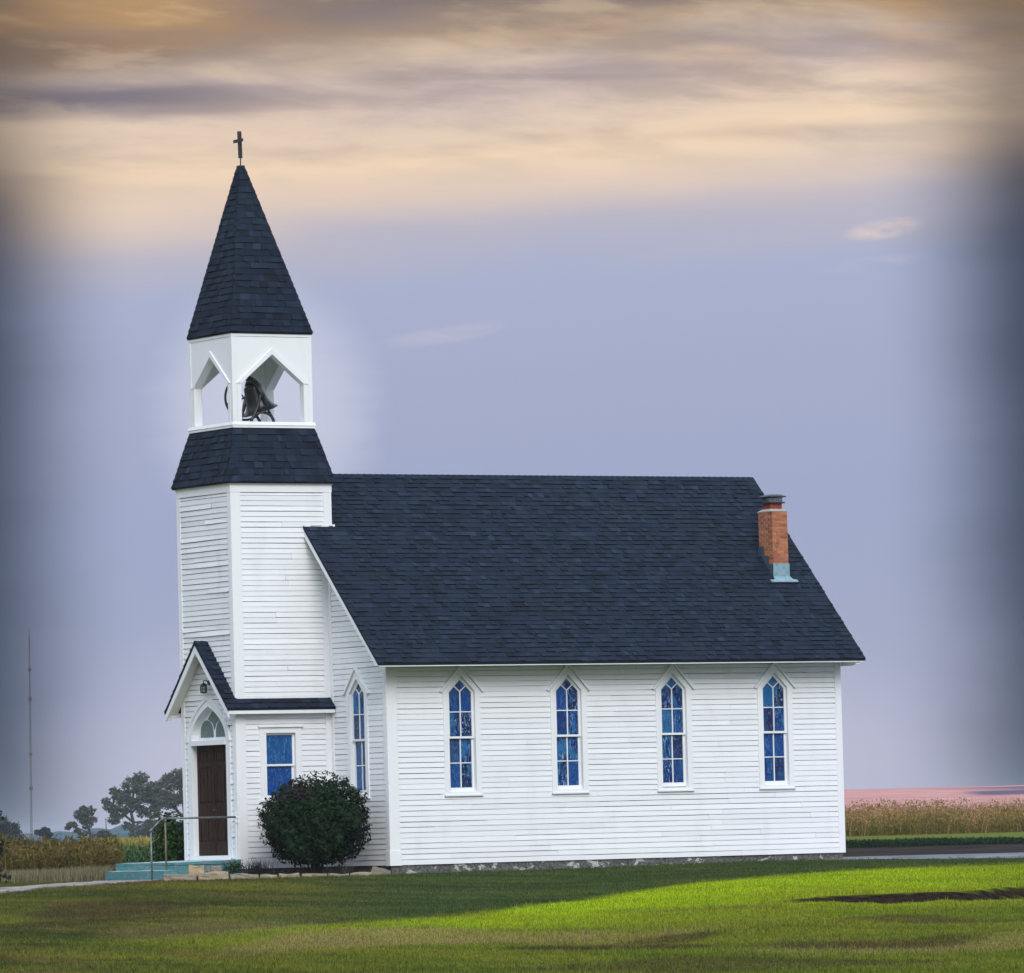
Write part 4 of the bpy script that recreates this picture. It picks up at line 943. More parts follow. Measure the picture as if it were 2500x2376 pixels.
# walk
mb = MB(); p0 = np.array([-4.25, 3.4]); a1 = np.array(at(-10.6, 121.6)); dirw = (a1-p0)/np.linalg.norm(a1-p0); nw = np.array([-dirw[1], dirw[0]]); Lw = np.linalg.norm(a1-p0)+14; k = 0; s_ = 0
while s_ < Lw:
    e = min(s_+R.uniform(1.35, 1.6), Lw); dz = R.uniform(.025, .05); pts = []; wl = .62
    for ss, tt_ in ((s_, -wl), (e-.02, -wl), (e-.02, wl), (s_, wl)):
        q = p0+dirw*ss+nw*(tt_+R.uniform(-.02, .02)); pts.append((q[0], q[1], float(gz(q[0], q[1]))+dz+R.uniform(-.01, .01)))
    mb.prism(pts, (0, 0, -.12)); s_ = e
wk = mb.build('path', M['concrete_path'], None, bevel=.008); tag(wk, kind='structure')

# ------------------------------------------------------------------ edging stones
def stone(label, x0, y0, x1, y1, z0, z1, depth, tone, seed, rnd=.35, tilt=0):
    rr = random.Random(seed); bm = bmesh.new(); Ls = math.hypot(x1-x0, y1-y0)
    bmesh.ops.create_cube(bm, size=1); bmesh.ops.subdivide_edges(bm, edges=bm.edges[:], cuts=4, use_grid_fill=True)
    ph = [rr.uniform(0, 6) for _ in range(6)]
    for v in bm.verts:
        c = v.co; r_ = Vector((max(0, abs(c.x)-.5+rnd*.25), max(0, abs(c.y)-.5+rnd*.5), max(0, abs(c.z)-.5+rnd*.5)))
        v.co.x *= 1-.10*rnd*(r_.y+r_.z)*3; v.co.y *= 1-.35*rnd*(r_.x+r_.z); v.co.z *= 1-.35*rnd*(r_.x+r_.y)
        k_ = 1+.05*math.sin(7*c.x+ph[0]+3*c.z)+.05*math.sin(9*c.y+ph[1]+5*c.x)
        v.co.z = v.co.z*k_+.06*math.sin(5*c.x+ph[2])*(c.z > .2)+rr.uniform(-.02, .02); v.co.y = v.co.y*k_+rr.uniform(-.03, .03); v.co.x += rr.uniform(-.008, .008)
        v.co = Vector((v.co.x*Ls, v.co.y*depth, v.co.z*(z1-z0)))
    me = bpy.data.meshes.new('edging_stone'); bm.to_mesh(me); bm.free(); me.materials.append(M['limestone'])
    a_ = me.attributes.new('tone', 'FLOAT', 'FACE'); a_.data.foreach_set('value', np.full(len(me.polygons), tone, np.float32))
    o = bpy.data.objects.new('edging_stone', me); C.objects.link(o); o.location = ((x0+x1)/2, (y0+y1)/2, (z0+z1)/2); o.rotation_euler = (rr.uniform(-.04, .04), tilt, math.atan2(y1-y0, x1-x0))
    tag(o, label, 'stone', 'stones edging the flower bed')
SB = -.30
stone('flat grey edging slab nearest the bottom of the steps', -4.48, 1.79, -3.86, 1.48, SB, -.068, .30, .35, 1)
stone('biggest tan limestone slab of the edging row, under the square block', -3.83, 1.465, -3.26, 1.18, SB, -.045, .36, .72, 2)
stone('long ragged grey slab below the dark twiggy plant', -3.24, 1.165, -2.70, .90, SB, -.10, .32, .45, 3)
stone('short pale edging stone just left of the round bush', -2.67, .885, -2.345, .725, SB, -.125, .28, .6, 4)
stone('humped pale edging stone under the left side of the round bush', -2.315, .705, -1.93, .52, SB, -.115, .30, .6, 5)
stone('flat pale edging slab in front of the bush stems', -1.89, .495, -1.41, .255, SB, -.13, .28, .65, 6)
stone('thin low edging slab right of the bush stems, before the grass tuft', -1.39, .245, -1.0, .05, SB, -.145, .26, .55, 7)
stone('low worn end slab of the edging row near the nave corner', -.98, .035, -.58, -.165, SB, -.13, .26, .5, 8)
stone('flat grey slab tilted on edge against the nave corner footing', -.58, -.14, -.22, -.32, -.28, -.06, .10, .25, 9, .3, .35)
stone('square tan stone block standing against the turquoise landing', -3.86, 1.84, -3.56, 1.70, -.14, .10, .22, 1.0, 10, .5)
stone('round grey boulder between the square block and the green herb', -3.44, 1.66, -3.19, 1.54, -.14, .10, .22, .1, 11, .95)

# ------------------------------------------------------------------ foliage helpers
def quads(cen, size, asp=.5, nrm=None, rng=NR, droop=0):
    n = len(cen); size = np.broadcast_to(np.asarray(size, float), (n,)) if np.ndim(size) < 1 else np.asarray(size)
    a = rng.normal(size=(n, 3))
    if nrm is not None: a = a*.6+nrm
    a /= np.linalg.norm(a, axis=1)[:, None]+1e-9
    b_ = rng.normal(size=(n, 3)); b_[:, 2] -= droop; b_ -= (b_*a).sum(1)[:, None]*a; b_ /= np.linalg.norm(b_, axis=1)[:, None]+1e-9
    c = np.cross(a, b_); s = size[:, None]
    V = np.stack([cen-b_*s*.5, cen+c*s*asp*.5+b_*s*.05, cen+b_*s*.5, cen-c*s*asp*.5+b_*s*.05], 1).reshape(-1, 3)
    return V, np.arange(4*n).reshape(n, 4)
def blades(px, py, pz, h, wdt, rng=NR, lean=.35, segs=1):
    n = len(px); th = rng.uniform(0, 2*np.pi, n); ln = rng.uniform(0, lean, n)*h; ph = rng.uniform(0, 2*np.pi, n)
    bx, by = np.cos(th)*wdt/2, np.sin(th)*wdt/2; tx, ty = np.cos(ph)*ln, np.sin(ph)*ln
    V = np.stack([np.stack([px-bx, py-by, pz], 1), np.stack([px+bx, py+by, pz], 1), np.stack([px+tx*.35+bx*.6, py+ty*.35+by*.6, pz+h*.6], 1), np.stack([px+tx, py+ty, pz+h], 1), np.stack([px+tx*.35-bx*.6, py+ty*.35-by*.6, pz+h*.6], 1)], 1).reshape(-1, 3)
    b = np.arange(n)*5
    return V, np.concatenate([np.stack([b, b+1, b+2, b+4], 1)]), np.stack([b+4, b+2, b+3, b+3], 1)
def blademesh(name, px, py, pz, h, wdt, mat, tone, lean=.35, rng=NR):
    V, F1, F2 = blades(px, py, pz, h, wdt, rng, lean); n = len(px)
    F = np.concatenate([F1, F2[:, :3].repeat(1, 0)[:, [0, 1, 2, 2]]])     # tip as degenerate-free tri below
    tri = F2[:, :3]
    me = bpy.data.meshes.new(name); me.vertices.add(len(V)); me.vertices.foreach_set('co', V.astype(np.float32).ravel())
    lv = np.concatenate([F1.ravel(), tri.ravel()]).astype(np.int32); me.loops.add(len(lv)); me.loops.foreach_set('vertex_index', lv)
    me.polygons.add(2*n); me.polygons.foreach_set('loop_start', np.concatenate([np.arange(n)*4, 4*n+np.arange(n)*3]).astype(np.int32)); me.update(calc_edges=True)
    me.materials.append(mat); a_ = me.attributes.new('tone', 'FLOAT', 'FACE'); a_.data.foreach_set('value', np.concatenate([tone, tone]).astype(np.float32))
    o = bpy.data.objects.new(name, me); C.objects.link(o); return o

# ---- lawn blades
m, tt, b = material('grass_blade', .55, .2); p = geo(tt); g = grass_color(tt, p)
tn = tt.math('MULTIPLY_ADD', attr(tt), 1.35, .38); g = tt.mix(1.0, g, tt.comb(tn, tn, tn), 'MULTIPLY'); tt.link(g, b.inputs['Base Color'])
tr = tt.new('ShaderNodeBsdfTranslucent'); tt.link(g, tr.inputs[0]); mx = tt.new('ShaderNodeMixShader'); mx.inputs[0].default_value = .3
tt.link(b.outputs[0], mx.inputs[1]); tt.link(tr.outputs[0], mx.inputs[2]); tt.link(mx.outputs[0], [n for n in tt.n if n.type == 'OUTPUT_MATERIAL'][0].inputs[0]); M['grass_blade'] = m
NB = 560000
d = 64+(141-64)*NR.random(NB)**.9; u = (NR.random(NB)*2-1)*(d*.0835+.9)
bx, by = at(u, d)
keep = ~((bx > -.02) & (by > -.02) & (bx < L+.3)) & ~((bx > -4.3) & (by > 1.9) & (bx < .1)) & ~((bx > -4.0) & (by > 1.3-.5*(bx+4.0)*1.0) & (bx <= 0))
keep &= NR.random(NB) > furrow(u, d)*1.15
pathd = np.abs((bx-p0[0])*nw[0]+(by-p0[1])*nw[1]); along = (bx-p0[0])*dirw[0]+(by-p0[1])*dirw[1]; keep &= ~((pathd < .66) & (along > -.3))
keep &= ~((u > 5.3) & (d > np.maximum(129.8, 139.8-(u-5.3)*1.9)+.5*NR.normal(size=len(u))))
bx, by, u, d = bx[keep], by[keep], u[keep], d[keep]
kc = NR.integers(0, len(bx), 3800); kr = np.repeat(kc, 9); cu_, cd_ = u[kr]+NR.normal(0, .035, len(kr)), d[kr]+NR.normal(0, .05, len(kr)); cx__, cy__ = at(cu_, cd_)
bx, by, u, d = np.concatenate([bx, cx__]), np.concatenate([by, cy__]), np.concatenate([u, cu_]), np.concatenate([d, cd_]); clump = np.concatenate([np.zeros(len(bx)-len(kr)), np.ones(len(kr))])
hh = (.018+.026*NR.random(len(bx))**2+clump*(.015+.035*NR.random(len(bx))))*(1+.5*(wav(u, d, .45, 3) > .35)*NR.random(len(bx))); tone = NR.random(len(bx)); ee = fur_c(u)-d; lip = (ee > -.9)&(ee < .1)&(u > 3.8); hh = hh+lip*.055*NR.random(len(bx))
lawn = blademesh('lawn_grass', bx, by, gz(bx, by)-.004, hh, .007+.006*NR.random(len(bx)), M['grass_blade'], tone, .8)
for k_, v_ in lawnmaps(bx, by).items():
    a_ = lawn.data.attributes.new(k_, 'FLOAT', 'POINT'); a_.data.foreach_set('value', np.repeat(v_, 5).astype(np.float32))
tag(lawn, 'mown lawn in front of the church, bright green on the right and dull by the wall', 'grass', kind='stuff')

# ---- soil of the bed
mb = MB(); pts = [(-4.2, 2.28), (-4.35, 1.85), (-2.3, .82), (-.4, -.15), (-.015, -.02), (-.015, TY0-.02), (TX0-.0, TY0-.02), (TX0, 2.28)]
mb.prism([(x, y, -.135) for x, y in pts], (0, 0, -.3)); bed = mb.build('flower_bed', M['soil'], None); tag(bed, kind='structure')

# ---- round bush
def ellip_leaves(c, r, n, seed, lump=.16, shell=.62, under=-.95, pw=2):
    rg = np.random.default_rng(seed); v = rg.normal(size=(n*2, 3)); v /= np.linalg.norm(v, axis=1)[:, None]; v = v[v[:, 2] > under][:n]; v = v/((np.abs(v)**pw).sum(1)**(1/pw))[:, None]
    th = np.arctan2(v[:, 1], v[:, 0]); ph = v[:, 2]
    k = 1+lump*(.5*np.sin(3*th+seed)*np.cos(2.5*ph*2)+.5*np.sin(7*th+2*seed)*np.sin(5*ph+1)+.35*np.sin(13*th+9*ph)); rad = (shell+(1-shell)*rg.random(len(v))**.6)*k
    return np.array(c)+v*rad[:, None]*np.array(r), v, rg
bs = thing('round_bush', (-1.4, .72, -.15), 'large dark green rounded bush in front of the blue tower window', 'bush')
cen, v, rg = ellip_leaves((-1.4, .72, .93), (1.06, .99, .89), 24000, 5, .20, .5, -.97, 2.45)
low = cen[:, 2] < .16; rr_ = np.hypot((cen[:, 0]+1.4), (cen[:, 1]-.72)); kp = ~(low & (rr_ < .2)); cen, v = cen[kp], v[kp]
cen[:, 2] = np.maximum(cen[:, 2], .0+.12*rg.random(len(cen)))
sp = rg.random((900, 3))*[2*math.pi, 1, 1]; ex = np.stack([-1.4+1.11*np.cos(sp[:, 0])*np.sqrt(1-(sp[:, 1]*.98)**2), .72+1.04*np.sin(sp[:, 0])*np.sqrt(1-(sp[:, 1]*.98)**2), .97+.93*sp[:, 1]+.05*sp[:, 2]], 1)
ex[:, 2] += .09*np.exp(-((ex[:, 0]+1.15)/.35)**2)
sh, sv = [], []
for k in range(85):
    a_ = rg.uniform(0, 6.283); q_ = rg.uniform(-.35, 1.0); dv = np.array([math.cos(a_)*math.sqrt(max(0, 1-q_*q_)), math.sin(a_)*math.sqrt(max(0, 1-q_*q_)), q_]); L_ = rg.uniform(.06, .24)
    m_ = int(8+L_*90); tt_ = rg.random(m_); base_ = np.array([-1.4, .72, .93])+dv*np.array([1.06, .99, .89])*.97
    sh.append(base_+np.outer(tt_*L_, dv+[0, 0, .5])+rg.normal(0, .022, (m_, 3))); sv.append(np.repeat(dv[None], m_, 0))
cen = np.concatenate([cen, ex]+sh); v = np.concatenate([v, (ex-[-1.4, .72, .97])]+sv); cen[:, 0] = np.minimum(cen[:, 0], -.09); cen[:, 1] = np.minimum(cen[:, 1], TY0-.1)
V, F = quads(cen, .062+.04*rg.random(len(cen)), .5, v*1.0+[0, 0, .4], rg, .5)
tone = np.clip(rg.normal(.5, .2, len(cen)), 0, .95); edge_ = (np.abs(v[:, 0]*.857-v[:, 1]*.515) > .86)&(rg.random(len(cen)) < .35); tone[edge_] = 1; tone[(cen[:, 2] > 1.45)&(cen[:, 0] < -1.75)&(rg.random(len(cen)) < .6)] = 1
npmesh('foliage', V, F, M['bush_leaf'], tone, bs)
mb = MB()
for k in range(16):
    q = R.uniform(0, 6.28); r0 = R.uniform(.02, .14); r1 = R.uniform(.3, .8); mb.tube([(-1.4+r0*math.cos(q), .72+r0*math.sin(q), -.2), (-1.4+r0*2.2*math.cos(q), .72+r0*2.2*math.sin(q), .12), (-1.4+r1*math.cos(q), .72+r1*math.sin(q), .75)], [.024, .018, .008], 6)
mb.build('stem', M['bark'], bs)
# grass tuft, herb, twiggy plant, shrub behind landing
def tuft(name, label, cat, x, y, z, n, h, spread, mat, wd=.008, lean=.9, seed=1):
    rg = np.random.default_rng(seed); px = x+rg.normal(0, spread, n); py = y+rg.normal(0, spread*.7, n)
    o = blademesh(name, px, py, np.full(n, z), h*(.45+.55*rg.random(n)), np.full(n, wd), mat, rg.random(n), lean, rg); return tag(o, label, cat)
tuft('grass_tuft', 'loose tuft of dry grass at the foot of the round bush', 'grass tuft', -.98, .30, -.16, 90, .42, .09, M['shrub_leaf'], .010, 1.3, 3)
tuft('twiggy_plant', 'dark bare twiggy plant behind the edging stones, right of the green herb', 'plant', -2.62, 1.12, -.16, 420, .46, .16, M['dry_twig'], .008, .55, 4)
cen, v, rg = ellip_leaves((-3.02, 1.36, .02), (.27, .24, .17), 900, 9, .3, .3)
V, F = quads(cen, .03+.03*rg.random(len(cen)), .5, v+[0, 0, .5], rg); hb = npmesh('green_herb', V, F, M['herb_leaf'], rg.random(len(cen))); tag(hb, 'low bushy green herb below the end of the landing', 'plant')
vs = thing('leafy_shrub', (-2.15, 5.9, -.2), 'tall leafy green shrub against the far side of the tower', 'shrub')
cen, v, rg = ellip_leaves((-2.15, 5.85, .55), (.42, .42, .75), 2600, 12, .3, .3); V, F = quads(cen, .07+.05*rg.random(len(cen)), .6, v+[0, 0, .3], rg, .5); npmesh('foliage', V, F, M['vine_leaf'], rg.random(len(cen)), vs)
mb = MB()
for k in range(6): mb.tube([(-2.15+R.uniform(-.1, .1), 5.9+R.uniform(-.1, .1), -.25), (-2.15+R.uniform(-.3, .3), 5.9+R.uniform(-.2, .2), .9)], [.016, .006], 6)
mb.build('stem', M['bark'], vs)
# conifer at the left edge
cx_, cy_ = at(-12.0, 139); cz_ = float(gz(cx_, cy_)); jn = thing('juniper', (cx_, cy_, cz_), 'dark upright juniper at the left edge of the photo', 'tree')
rg = np.random.default_rng(21); n = 9000; hgt = 3.6; q = rg.random(n)**.75; z_ = .02+q*hgt; rad = (.74*(1-q**1.5)+.02)*(.6+.4*rg.random(n))*(1+.22*np.sin(z_*9+rg.random(n)*1.2)); th = rg.random(n)*6.283
V, F = quads(np.stack([cx_+rad*np.cos(th), cy_+rad*np.sin(th), cz_+z_], 1), .09+.08*rg.random(n), .35, np.stack([np.cos(th), np.sin(th), th*0+.3], 1), rg, -.5); npmesh('foliage', V, F, M['dark_leaf'], rg.random(n), jn)
mb = MB(); mb.tube([(cx_, cy_, cz_-.2), (cx_, cy_, cz_+3.3)], [.09, .015], 8); mb.build('trunk', M['bark'], jn)

# ---- tall grass, pale grass, corn, weeds
def stuff_blades(name, label, n, urange, drange, h, wd, mat, tonef, lean, cat, seed, asp=True, exag=None):
    rg = np.random.default_rng(seed); d = rg.uniform(*drange, n); a0 = rg.uniform(*urange, n); u_ = a0*d; x, y = at(u_, d); z = gz(x, y)
    hv = h*(.55+.45*rg.random(n))*(1+.22*wav(u_, d, .8, seed)+.10*wav(u_, d, 2.7, seed+1)); fl = rg.random(n)**1.3*hv*.72*(n > 20000); o = blademesh(name, x, y, z-.02+fl, hv*(1-.55*(n > 20000)), wd*(.6+.8*rg.random(n)), mat, np.clip(tonef(rg, u_, d, n), 0, 1), lean, rg); tag(o, label, cat, kind='stuff'); return o
def tangle(name, label, cat, n, urange, drange, h, mat, tone0, seed, size=.16, nb=14000, lump=.25):
    rg = np.random.default_rng(seed); d = rg.uniform(*drange, n); a0 = rg.uniform(*urange, n); u_ = a0*d; x, y = at(u_, d)
    top = h*(1+lump*wav(u_, d, .55, seed)+.6*lump*wav(u_, d, 1.9, seed+1)); f = rg.random(n)**.8*(.75+.35*rg.random(n)); cen = np.stack([x, y, gz(x, y)+f*top], 1)
    V, F = quads(cen, size*(.5+.9*rg.random(n)), .22, None, rg, -1.2)
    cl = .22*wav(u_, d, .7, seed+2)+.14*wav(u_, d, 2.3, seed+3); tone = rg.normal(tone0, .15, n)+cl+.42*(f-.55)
    d = rg.uniform(*drange, nb); u2_ = rg.uniform(*urange, nb)*d; x, y = at(u2_, d); hb = h*(.6+.55*rg.random(nb))*(1+lump*wav(u2_, d, .55, seed)); B, F1, F2 = blades(x, y, gz(x, y)-.02, hb, .016+.012*rg.random(nb), rg, .5)
    o_ = len(V); Fb = np.concatenate([F1+o_, np.stack([F2[:, 0], F2[:, 1], F2[:, 2], F2[:, 2]], 1)+o_]); tb = np.clip(rg.normal(tone0+.12, .18, nb), 0, 1)
    tri = F2[:, :3]+o_; Vall = np.concatenate([V, B]); me = bpy.data.meshes.new(name); me.vertices.add(len(Vall)); me.vertices.foreach_set('co', Vall.astype(np.float32).ravel())
    q4 = np.concatenate([F, F1+o_]); lv = np.concatenate([q4.ravel(), tri.ravel()]).astype(np.int32); me.loops.add(len(lv)); me.loops.foreach_set('vertex_index', lv)
    me.polygons.add(len(q4)+len(tri)); me.polygons.foreach_set('loop_start', np.concatenate([np.arange(len(q4))*4, 4*len(q4)+np.arange(len(tri))*3]).astype(np.int32)); me.update(calc_edges=True); me.materials.append(M[mat])
    at_ = me.attributes.new('tone', 'FLOAT', 'FACE'); at_.data.foreach_set('value', np.clip(np.concatenate([tone, tb, tb]), 0, 1).astype(np.float32))
    o = bpy.data.objects.new(name, me); C.objects.link(o); return tag(o, label, cat, kind='stuff')
tangle('tall_grass', 'band of tall golden brown grass left of the church steps', 'grass', 85000, (-.097, -.0632), (160, 205), .95, 'tall_grass', .48, 31)
stuff_blades('pale_grass', 'fringe of short pale dry grass along the left walk', 17000, (-.099, -.0645), (146, 160), .36, .022, M['pale_grass'], lambda g, u, d, n: g.normal(.45, .25, n), .6, 'grass', 32)
tangle('weeds', 'band of brown and green weeds beyond the road on the right', 'weeds', 120000, (.034, .105), (214, 236), .66, 'weed_leaf', .54, 33, .13, 11000, .5)
tangle('ditch_weeds', 'low dark ragged growth along the ditch behind the dirt road', 'weeds', 26000, (.03, .105), (175, 180), .14, 'herb_leaf', .12, 37, .10, 3000, .4)
stuff_blades('weed_stalks', 'thin reddish seed stalks standing above the right weeds', 2600, (.034, .105), (218, 240), 1.2, .025, M['weed_leaf'], lambda g, u, d, n: g.uniform(.7, 1, n), .35, 'weeds', 34)
# seed heads on the stalks
rg = np.random.default_rng(35); n = 5200; cl = rg.uniform(.034, .105, 150); ci = rg.integers(0, 150, n); dd_ = rg.uniform(218, 240, 150)[ci]; uu_ = cl[ci]*dd_+rg.normal(0, .16, n); x, y = at(uu_, dd_); hz = rg.uniform(.65, 1.2, 150)[ci]*(1-.25*rg.random(n)*1.0)
V, F = quads(np.stack([x, y, gz(x, y)+hz], 1), .05+.06*rg.random(n), .6, None, rg); tag(npmesh('weed_seed_heads', V, F, M['weed_leaf'], .62+.38*rg.random(n)), 'ragged pinkish seed heads above the right weeds', 'weeds', kind='stuff')
# corn
rg = np.random.default_rng(36); n = 2600; d = rg.uniform(255, 300, n); a0 = rg.uniform(-.0690, -.030, n); x, y = at(a0*d, d); z = gz(x, y); hc = 1.75+.3*rg.random(n)
px, py, pz, hh, ww, tn_ = [x], [y], [z], [hc*.95], [np.full(n, .035)], [np.full(n, .45)]
Vs, Fs, Ts = [], [], []; off = 0
for k in range(9):
    f = .25+.075*k; th = rg.uniform(0, 6.283, n); ln = .45*(1-.35*f)*(.8+.4*rg.random(n)); ax_, ay_ = np.cos(th), np.sin(th); wv = .035
    P0 = np.stack([x, y, z+hc*f], 1); P1 = P0+np.stack([ax_*ln*.5, ay_*ln*.5, .16+0*th], 1); P2 = P0+np.stack([ax_*ln, ay_*ln, .05-.16*rg.random(n)], 1); sd_ = np.stack([-ay_*wv, ax_*wv, 0*th], 1)
    V = np.stack([P0-sd_*.6, P0+sd_*.6, P1+sd_, P1-sd_, P2+sd_*.2, P2-sd_*.2], 1).reshape(-1, 3); b0_ = np.arange(n)*6+off
    Vs.append(V); Fs += [np.stack([b0_, b0_+1, b0_+2, b0_+3], 1), np.stack([b0_+3, b0_+2, b0_+4, b0_+5], 1)]; tt0 = np.clip(rg.normal(.38, .18, n), 0, .66); tt0 = np.where(k >= 7, tt0+.15, tt0); Ts += [tt0, tt0]; off += len(V)
for k in range(5):                                    # tassels
    th = rg.uniform(0, 6.283, n); P0 = np.stack([x, y, z+hc*.9], 1); P1 = P0+np.stack([np.cos(th)*.10, np.sin(th)*.10, .22+.1*rg.random(n)], 1); sd_ = np.stack([np.sin(th)*.018, -np.cos(th)*.018, 0*th], 1)
    V = np.stack([P0-sd_, P0+sd_, P1+sd_, P1-sd_], 1).reshape(-1, 3); b0_ = np.arange(n)*4+off; Vs.append(V); Fs.append(np.stack([b0_, b0_+1, b0_+2, b0_+3], 1)); Ts.append(np.clip(rg.normal(.86, .08, n), .74, 1)); off += len(V)
tag(npmesh('corn_field', np.concatenate(Vs), np.concatenate(Fs), M['corn_leaf'], np.concatenate(Ts)), 'field of ripening corn with yellow tassels left of the tower', 'corn', kind='stuff')

# ------------------------------------------------------------------ far trees and shrubs
PX = 900/15530.0                                     # metres per photo pixel at the tree line
def tree(name, label, u, D_, blobs, trunk, mat, n, seed, leaf=.34, cat='tree', fill=.25, group='trees on the field edge left of the church'):
    x0, y0 = at(u, D_); z0 = float(gz(x0, y0)); T_ = thing(name, (x0, y0, z0), label, cat, group); rg = np.random.default_rng(seed); rr = random.Random(seed)
    P = lambda s, h, q=0: (x0+RX*s+FX*q, y0+RY*s+FY*q, z0+h)
    if trunk:
        mb = MB()
        for pts, r0, r1 in trunk:
            k = len(pts); mb.tube([P(*p) for p in pts], [r0+(r1-r0)*i/(k-1) for i in range(k)], 8)
        for (s, h, r, *e) in blobs:
            p = min((q for pts, *_ in trunk for q in pts), key=lambda q: (q[0]-s)**2+(q[1]-h)**2+(1 if q[1] > h else 0)); 
            for j in range(3): mb.tube([P(p[0], p[1]), P((p[0]+s)/2+rr.uniform(-.2, .2), (p[1]+h)/2+rr.uniform(0, .3)), P(s+rr.uniform(-.6, .6)*r, h+rr.uniform(-.3, .6)*r, rr.uniform(-.5, .5)*r)], [.12, .07, .025], 6)
        mb.build('trunk', M['bark'], T_)
    cs, ns = [], []; tot = sum(b_[2]**2 for b_ in blobs)
    for (s, h, r, *e) in blobs:
        k = int(n*r*r/tot); sub = max(4, int(9*r)); fl = e[0] if e else .72
        v = rg.normal(size=(k, 3)); v /= np.linalg.norm(v, axis=1)[:, None]; rad = (fill+(1-fill)*rg.random(k)**.5)
        cl = rg.normal(size=(sub*3, 3)); cl /= np.linalg.norm(cl, axis=1)[:, None]; cl *= rg.uniform(.55, 1.0, (sub*3, 1)); ci = rg.integers(0, sub*3, k)
        q = np.where(rg.random(k)[:, None] < .8, cl[ci]+rg.normal(0, .135, (k, 3)), v*rad[:, None])*r*np.array([1, 1, fl])
        cs.append(np.stack([x0+RX*(s+q[:, 0])+FX*q[:, 1], y0+RY*(s+q[:, 0])+FY*q[:, 1], z0+h+q[:, 2]], 1)); ns.append(q)
    cs = np.concatenate(cs); ns = np.concatenate(ns); cs[:, 2] = np.maximum(cs[:, 2], z0+.05)
    V, F = quads(cs, leaf*(.6+.8*rg.random(len(cs))), .6, None, rg); npmesh('crown', V, F, M[mat], np.clip(rg.normal(.55, .22, len(cs)), 0, 1), T_)
    return T_
U = lambda px: (px-1272)*PX
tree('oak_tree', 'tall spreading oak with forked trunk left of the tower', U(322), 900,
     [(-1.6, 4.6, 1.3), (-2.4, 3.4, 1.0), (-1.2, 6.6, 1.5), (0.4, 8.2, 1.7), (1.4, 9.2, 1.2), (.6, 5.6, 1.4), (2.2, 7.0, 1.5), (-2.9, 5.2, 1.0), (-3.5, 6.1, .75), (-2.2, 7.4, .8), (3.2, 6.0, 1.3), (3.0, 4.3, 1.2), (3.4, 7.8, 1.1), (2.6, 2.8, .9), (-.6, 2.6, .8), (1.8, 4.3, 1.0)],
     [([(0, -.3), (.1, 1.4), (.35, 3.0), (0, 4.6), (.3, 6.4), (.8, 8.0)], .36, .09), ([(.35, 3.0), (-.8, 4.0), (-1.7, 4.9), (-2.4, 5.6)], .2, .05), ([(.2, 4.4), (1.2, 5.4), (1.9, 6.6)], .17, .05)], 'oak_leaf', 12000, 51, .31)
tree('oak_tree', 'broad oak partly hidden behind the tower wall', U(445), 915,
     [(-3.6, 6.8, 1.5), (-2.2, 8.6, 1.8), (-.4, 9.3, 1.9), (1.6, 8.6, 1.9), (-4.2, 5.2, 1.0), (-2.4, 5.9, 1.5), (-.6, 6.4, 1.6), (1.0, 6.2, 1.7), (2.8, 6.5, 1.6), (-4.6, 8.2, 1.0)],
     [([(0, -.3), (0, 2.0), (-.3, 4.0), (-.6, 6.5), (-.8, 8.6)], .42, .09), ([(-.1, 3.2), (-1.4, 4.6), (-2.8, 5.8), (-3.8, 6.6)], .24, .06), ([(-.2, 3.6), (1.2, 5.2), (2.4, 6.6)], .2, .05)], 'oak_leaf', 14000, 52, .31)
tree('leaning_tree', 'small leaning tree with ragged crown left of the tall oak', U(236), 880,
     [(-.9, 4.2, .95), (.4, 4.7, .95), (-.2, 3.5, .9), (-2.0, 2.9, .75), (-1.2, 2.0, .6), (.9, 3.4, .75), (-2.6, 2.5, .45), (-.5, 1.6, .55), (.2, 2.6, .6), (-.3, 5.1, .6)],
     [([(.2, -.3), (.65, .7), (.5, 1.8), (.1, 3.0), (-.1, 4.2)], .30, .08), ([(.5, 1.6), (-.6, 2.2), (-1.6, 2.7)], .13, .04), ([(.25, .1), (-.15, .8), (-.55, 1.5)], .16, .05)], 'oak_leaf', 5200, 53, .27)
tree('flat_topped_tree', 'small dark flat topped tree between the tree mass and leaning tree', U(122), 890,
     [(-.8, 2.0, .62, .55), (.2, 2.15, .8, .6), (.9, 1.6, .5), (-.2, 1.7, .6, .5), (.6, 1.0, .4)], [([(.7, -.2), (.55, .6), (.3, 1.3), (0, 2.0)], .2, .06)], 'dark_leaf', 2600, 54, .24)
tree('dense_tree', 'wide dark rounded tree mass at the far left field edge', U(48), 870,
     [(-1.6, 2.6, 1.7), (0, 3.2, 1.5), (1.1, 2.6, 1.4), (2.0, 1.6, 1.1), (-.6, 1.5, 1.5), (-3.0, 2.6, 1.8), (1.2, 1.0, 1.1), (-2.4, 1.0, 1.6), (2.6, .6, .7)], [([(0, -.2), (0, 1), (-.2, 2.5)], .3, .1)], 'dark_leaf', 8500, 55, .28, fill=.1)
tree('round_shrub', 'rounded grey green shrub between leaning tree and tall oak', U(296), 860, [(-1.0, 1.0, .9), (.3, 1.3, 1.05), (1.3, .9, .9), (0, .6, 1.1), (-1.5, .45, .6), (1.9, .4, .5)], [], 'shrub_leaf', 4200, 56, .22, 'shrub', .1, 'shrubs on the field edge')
tree('hedge_shrub', 'low dark hedge clump below the flat topped tree', U(120), 855, [(-1.6, .4, .6), (-.5, .55, .75), (.6, .6, .7), (1.6, .4, .6)], [], 'dark_leaf', 2200, 57, .22, 'shrub', .1, 'shrubs on the field edge')
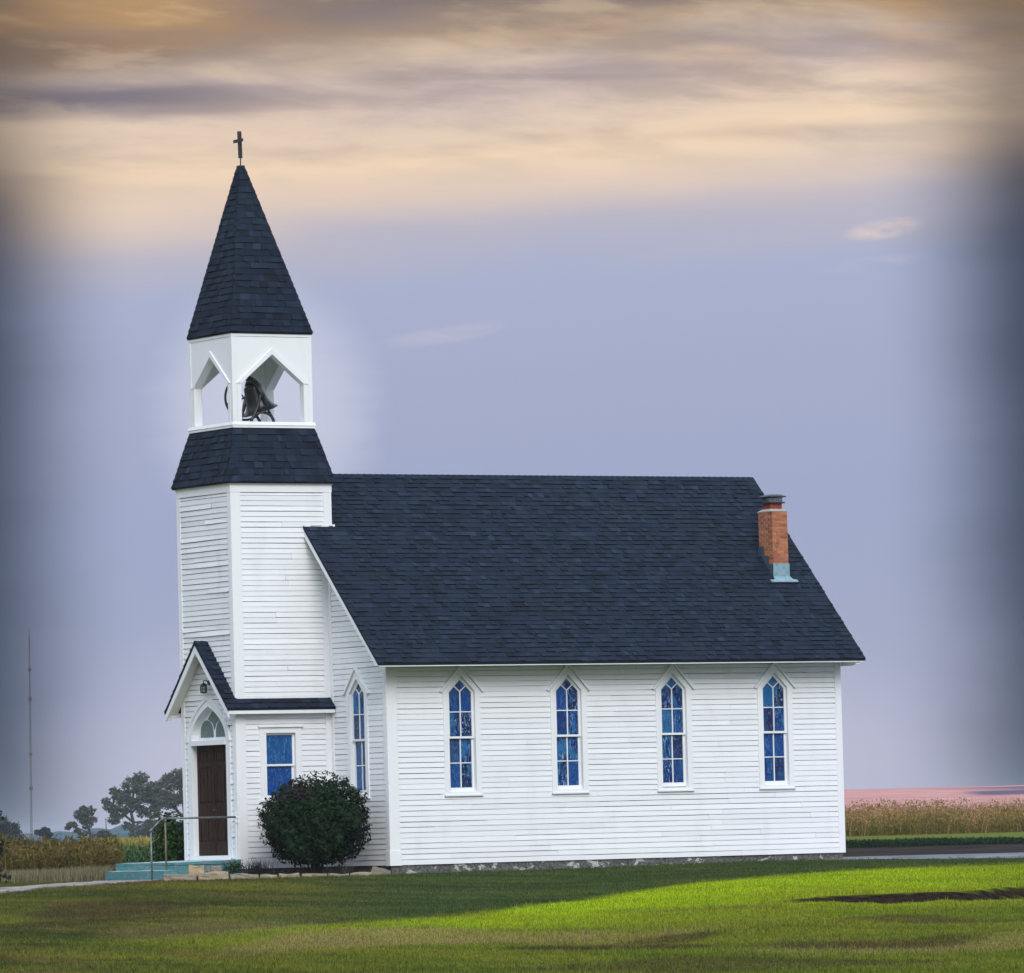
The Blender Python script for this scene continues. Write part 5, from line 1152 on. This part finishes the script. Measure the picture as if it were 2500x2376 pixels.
tree('hedge_shrub', 'low dark hedge clump just left of the leaning tree', U(178), 858, [(-.9, .5, .65), (.0, .75, .8), (.9, .55, .7), (1.6, .3, .45)], [], 'dark_leaf', 2000, 58, .22, 'shrub', .1, 'shrubs on the field edge')
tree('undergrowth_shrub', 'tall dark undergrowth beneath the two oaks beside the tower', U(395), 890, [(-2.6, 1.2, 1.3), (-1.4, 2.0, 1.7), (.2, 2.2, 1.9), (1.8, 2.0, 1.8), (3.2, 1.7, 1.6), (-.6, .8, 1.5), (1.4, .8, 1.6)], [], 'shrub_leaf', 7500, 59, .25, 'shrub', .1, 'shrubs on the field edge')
# utility pole and radio mast
x0, y0 = at((261-1272)*1500/15530, 1500); z0 = float(gz(x0, y0))
mb = MB(); mb.tube([(x0, y0, z0-.5), (x0, y0, z0+3), (x0, y0, z0+5.9)], [.15, .13, .11], 8); mb.box(x0-.3, x0+.3, y0-.06, y0+.06, z0+5.45, z0+5.57)
tag(mb.build('utility_pole', M['bark']), 'thin distant utility pole standing right of the leaning tree', 'pole')
simple('mast_paint', (.05, .035, .035), (.09, .065, .06), .3, .6, .3, 0)
x0, y0 = at((79-1272)*1500/15530, 1500); z0 = float(gz(x0, y0)); mst = thing('radio_mast', (x0, y0, z0), 'tall thin lattice radio mast on the far left skyline', 'mast')
mb = MB(); Hm = 49.3; lg = []
for k in range(3):
    q = k*2*math.pi/3+.4; f = lambda z: .26-.13*z/Hm; lg.append(lambda z, q=q: (x0+.55*z/Hm+f(z)*math.cos(q), y0+f(z)*math.sin(q), z0+z)); mb.tube([lg[k](0), lg[k](Hm*.5), lg[k](Hm)], .055, 6)
mb.build('mast_leg', M['mast_paint'], mst)
mb = MB(); z = 0; k = 0
while z < Hm-.5:
    for j in range(3): a_, b_ = lg[j](z), lg[(j+1) % 3](z+.5); mb.tube([a_, b_], .028, 4)
    z += .5
mb.build('lattice_bracing', M['mast_paint'], mst)
mb = MB(); mb.tube([(x0+.55, y0, z0+Hm-.2), (x0+.56, y0, z0+Hm+1.6)], .06, 6); mb.build('antenna', M['mast_paint'], mst)
for zz in (13, 21, 34, 41):
    mb = MB(); mb.box(x0+.55*zz/Hm-.3, x0+.55*zz/Hm+.3, y0-.3, y0+.3, z0+zz, z0+zz+.8); mb.build('antenna_panel', M['mast_paint'], mst)

# far hills
m, tt, b = material('hill', .95, .05); p = geo(tt); n = tt.noise(p, .012, 5, .6).outputs[0]; tt.link(tt.mix(tt.smooth(n, .4, .65), (.03, .065, .085, 1), (.055, .105, .125, 1)), b.inputs['Base Color']); M['hill'] = m
us = np.linspace(-700, 60, 260); prof_h = 3.0+3.2*np.exp(-((us+112)/30)**2)+2.4*np.exp(-((us+62)/26)**2)+3*np.exp(-((us+260)/80)**2)+1.1*np.sin(us*.11)*np.sin(us*.043)+.45*np.sin(us*.61)+.35*np.sin(us*1.37)
prof_h *= 1-S(us, -40, 50); ds_ = np.linspace(1800, 2500, 12); V = []; 
for j, d_ in enumerate(ds_):
    f = math.sin(math.pi*j/11*.5)**.6 if j < 11 else 1.0
    x, y = at(us*d_/1800, np.full_like(us, d_)); V.append(np.stack([x, y, gz(x, y)-.6+f*(prof_h+.6)], 1))
V = np.concatenate(V); n = len(us); idx = np.arange(n*12).reshape(12, n); F = np.stack([idx[:-1, :-1], idx[:-1, 1:], idx[1:, 1:], idx[1:, :-1]], -1).reshape(-1, 4); tag(npmesh('hills', V, F, M['hill'], smooth=True), kind='structure')

# ------------------------------------------------------------------ haze
mb = MB(); mb.box(-3200, 4600, -1500, 5000, -9, 18.5)
m = bpy.data.materials.new('haze'); m.use_nodes = True; tt = NT(m.node_tree); tt.n.clear(); o_ = tt.new('ShaderNodeOutputMaterial'); pv = tt.new('ShaderNodeVolumePrincipled')
pv.inputs['Color'].default_value = (.78, .88, .98, 1); pv.inputs['Density'].default_value = .0001; tt.link(pv.outputs[0], o_.inputs['Volume'])
hz_ = mb.build('haze', m, None); tag(hz_, kind='stuff', label='thin blue grey evening haze over the fields', cat='haze')
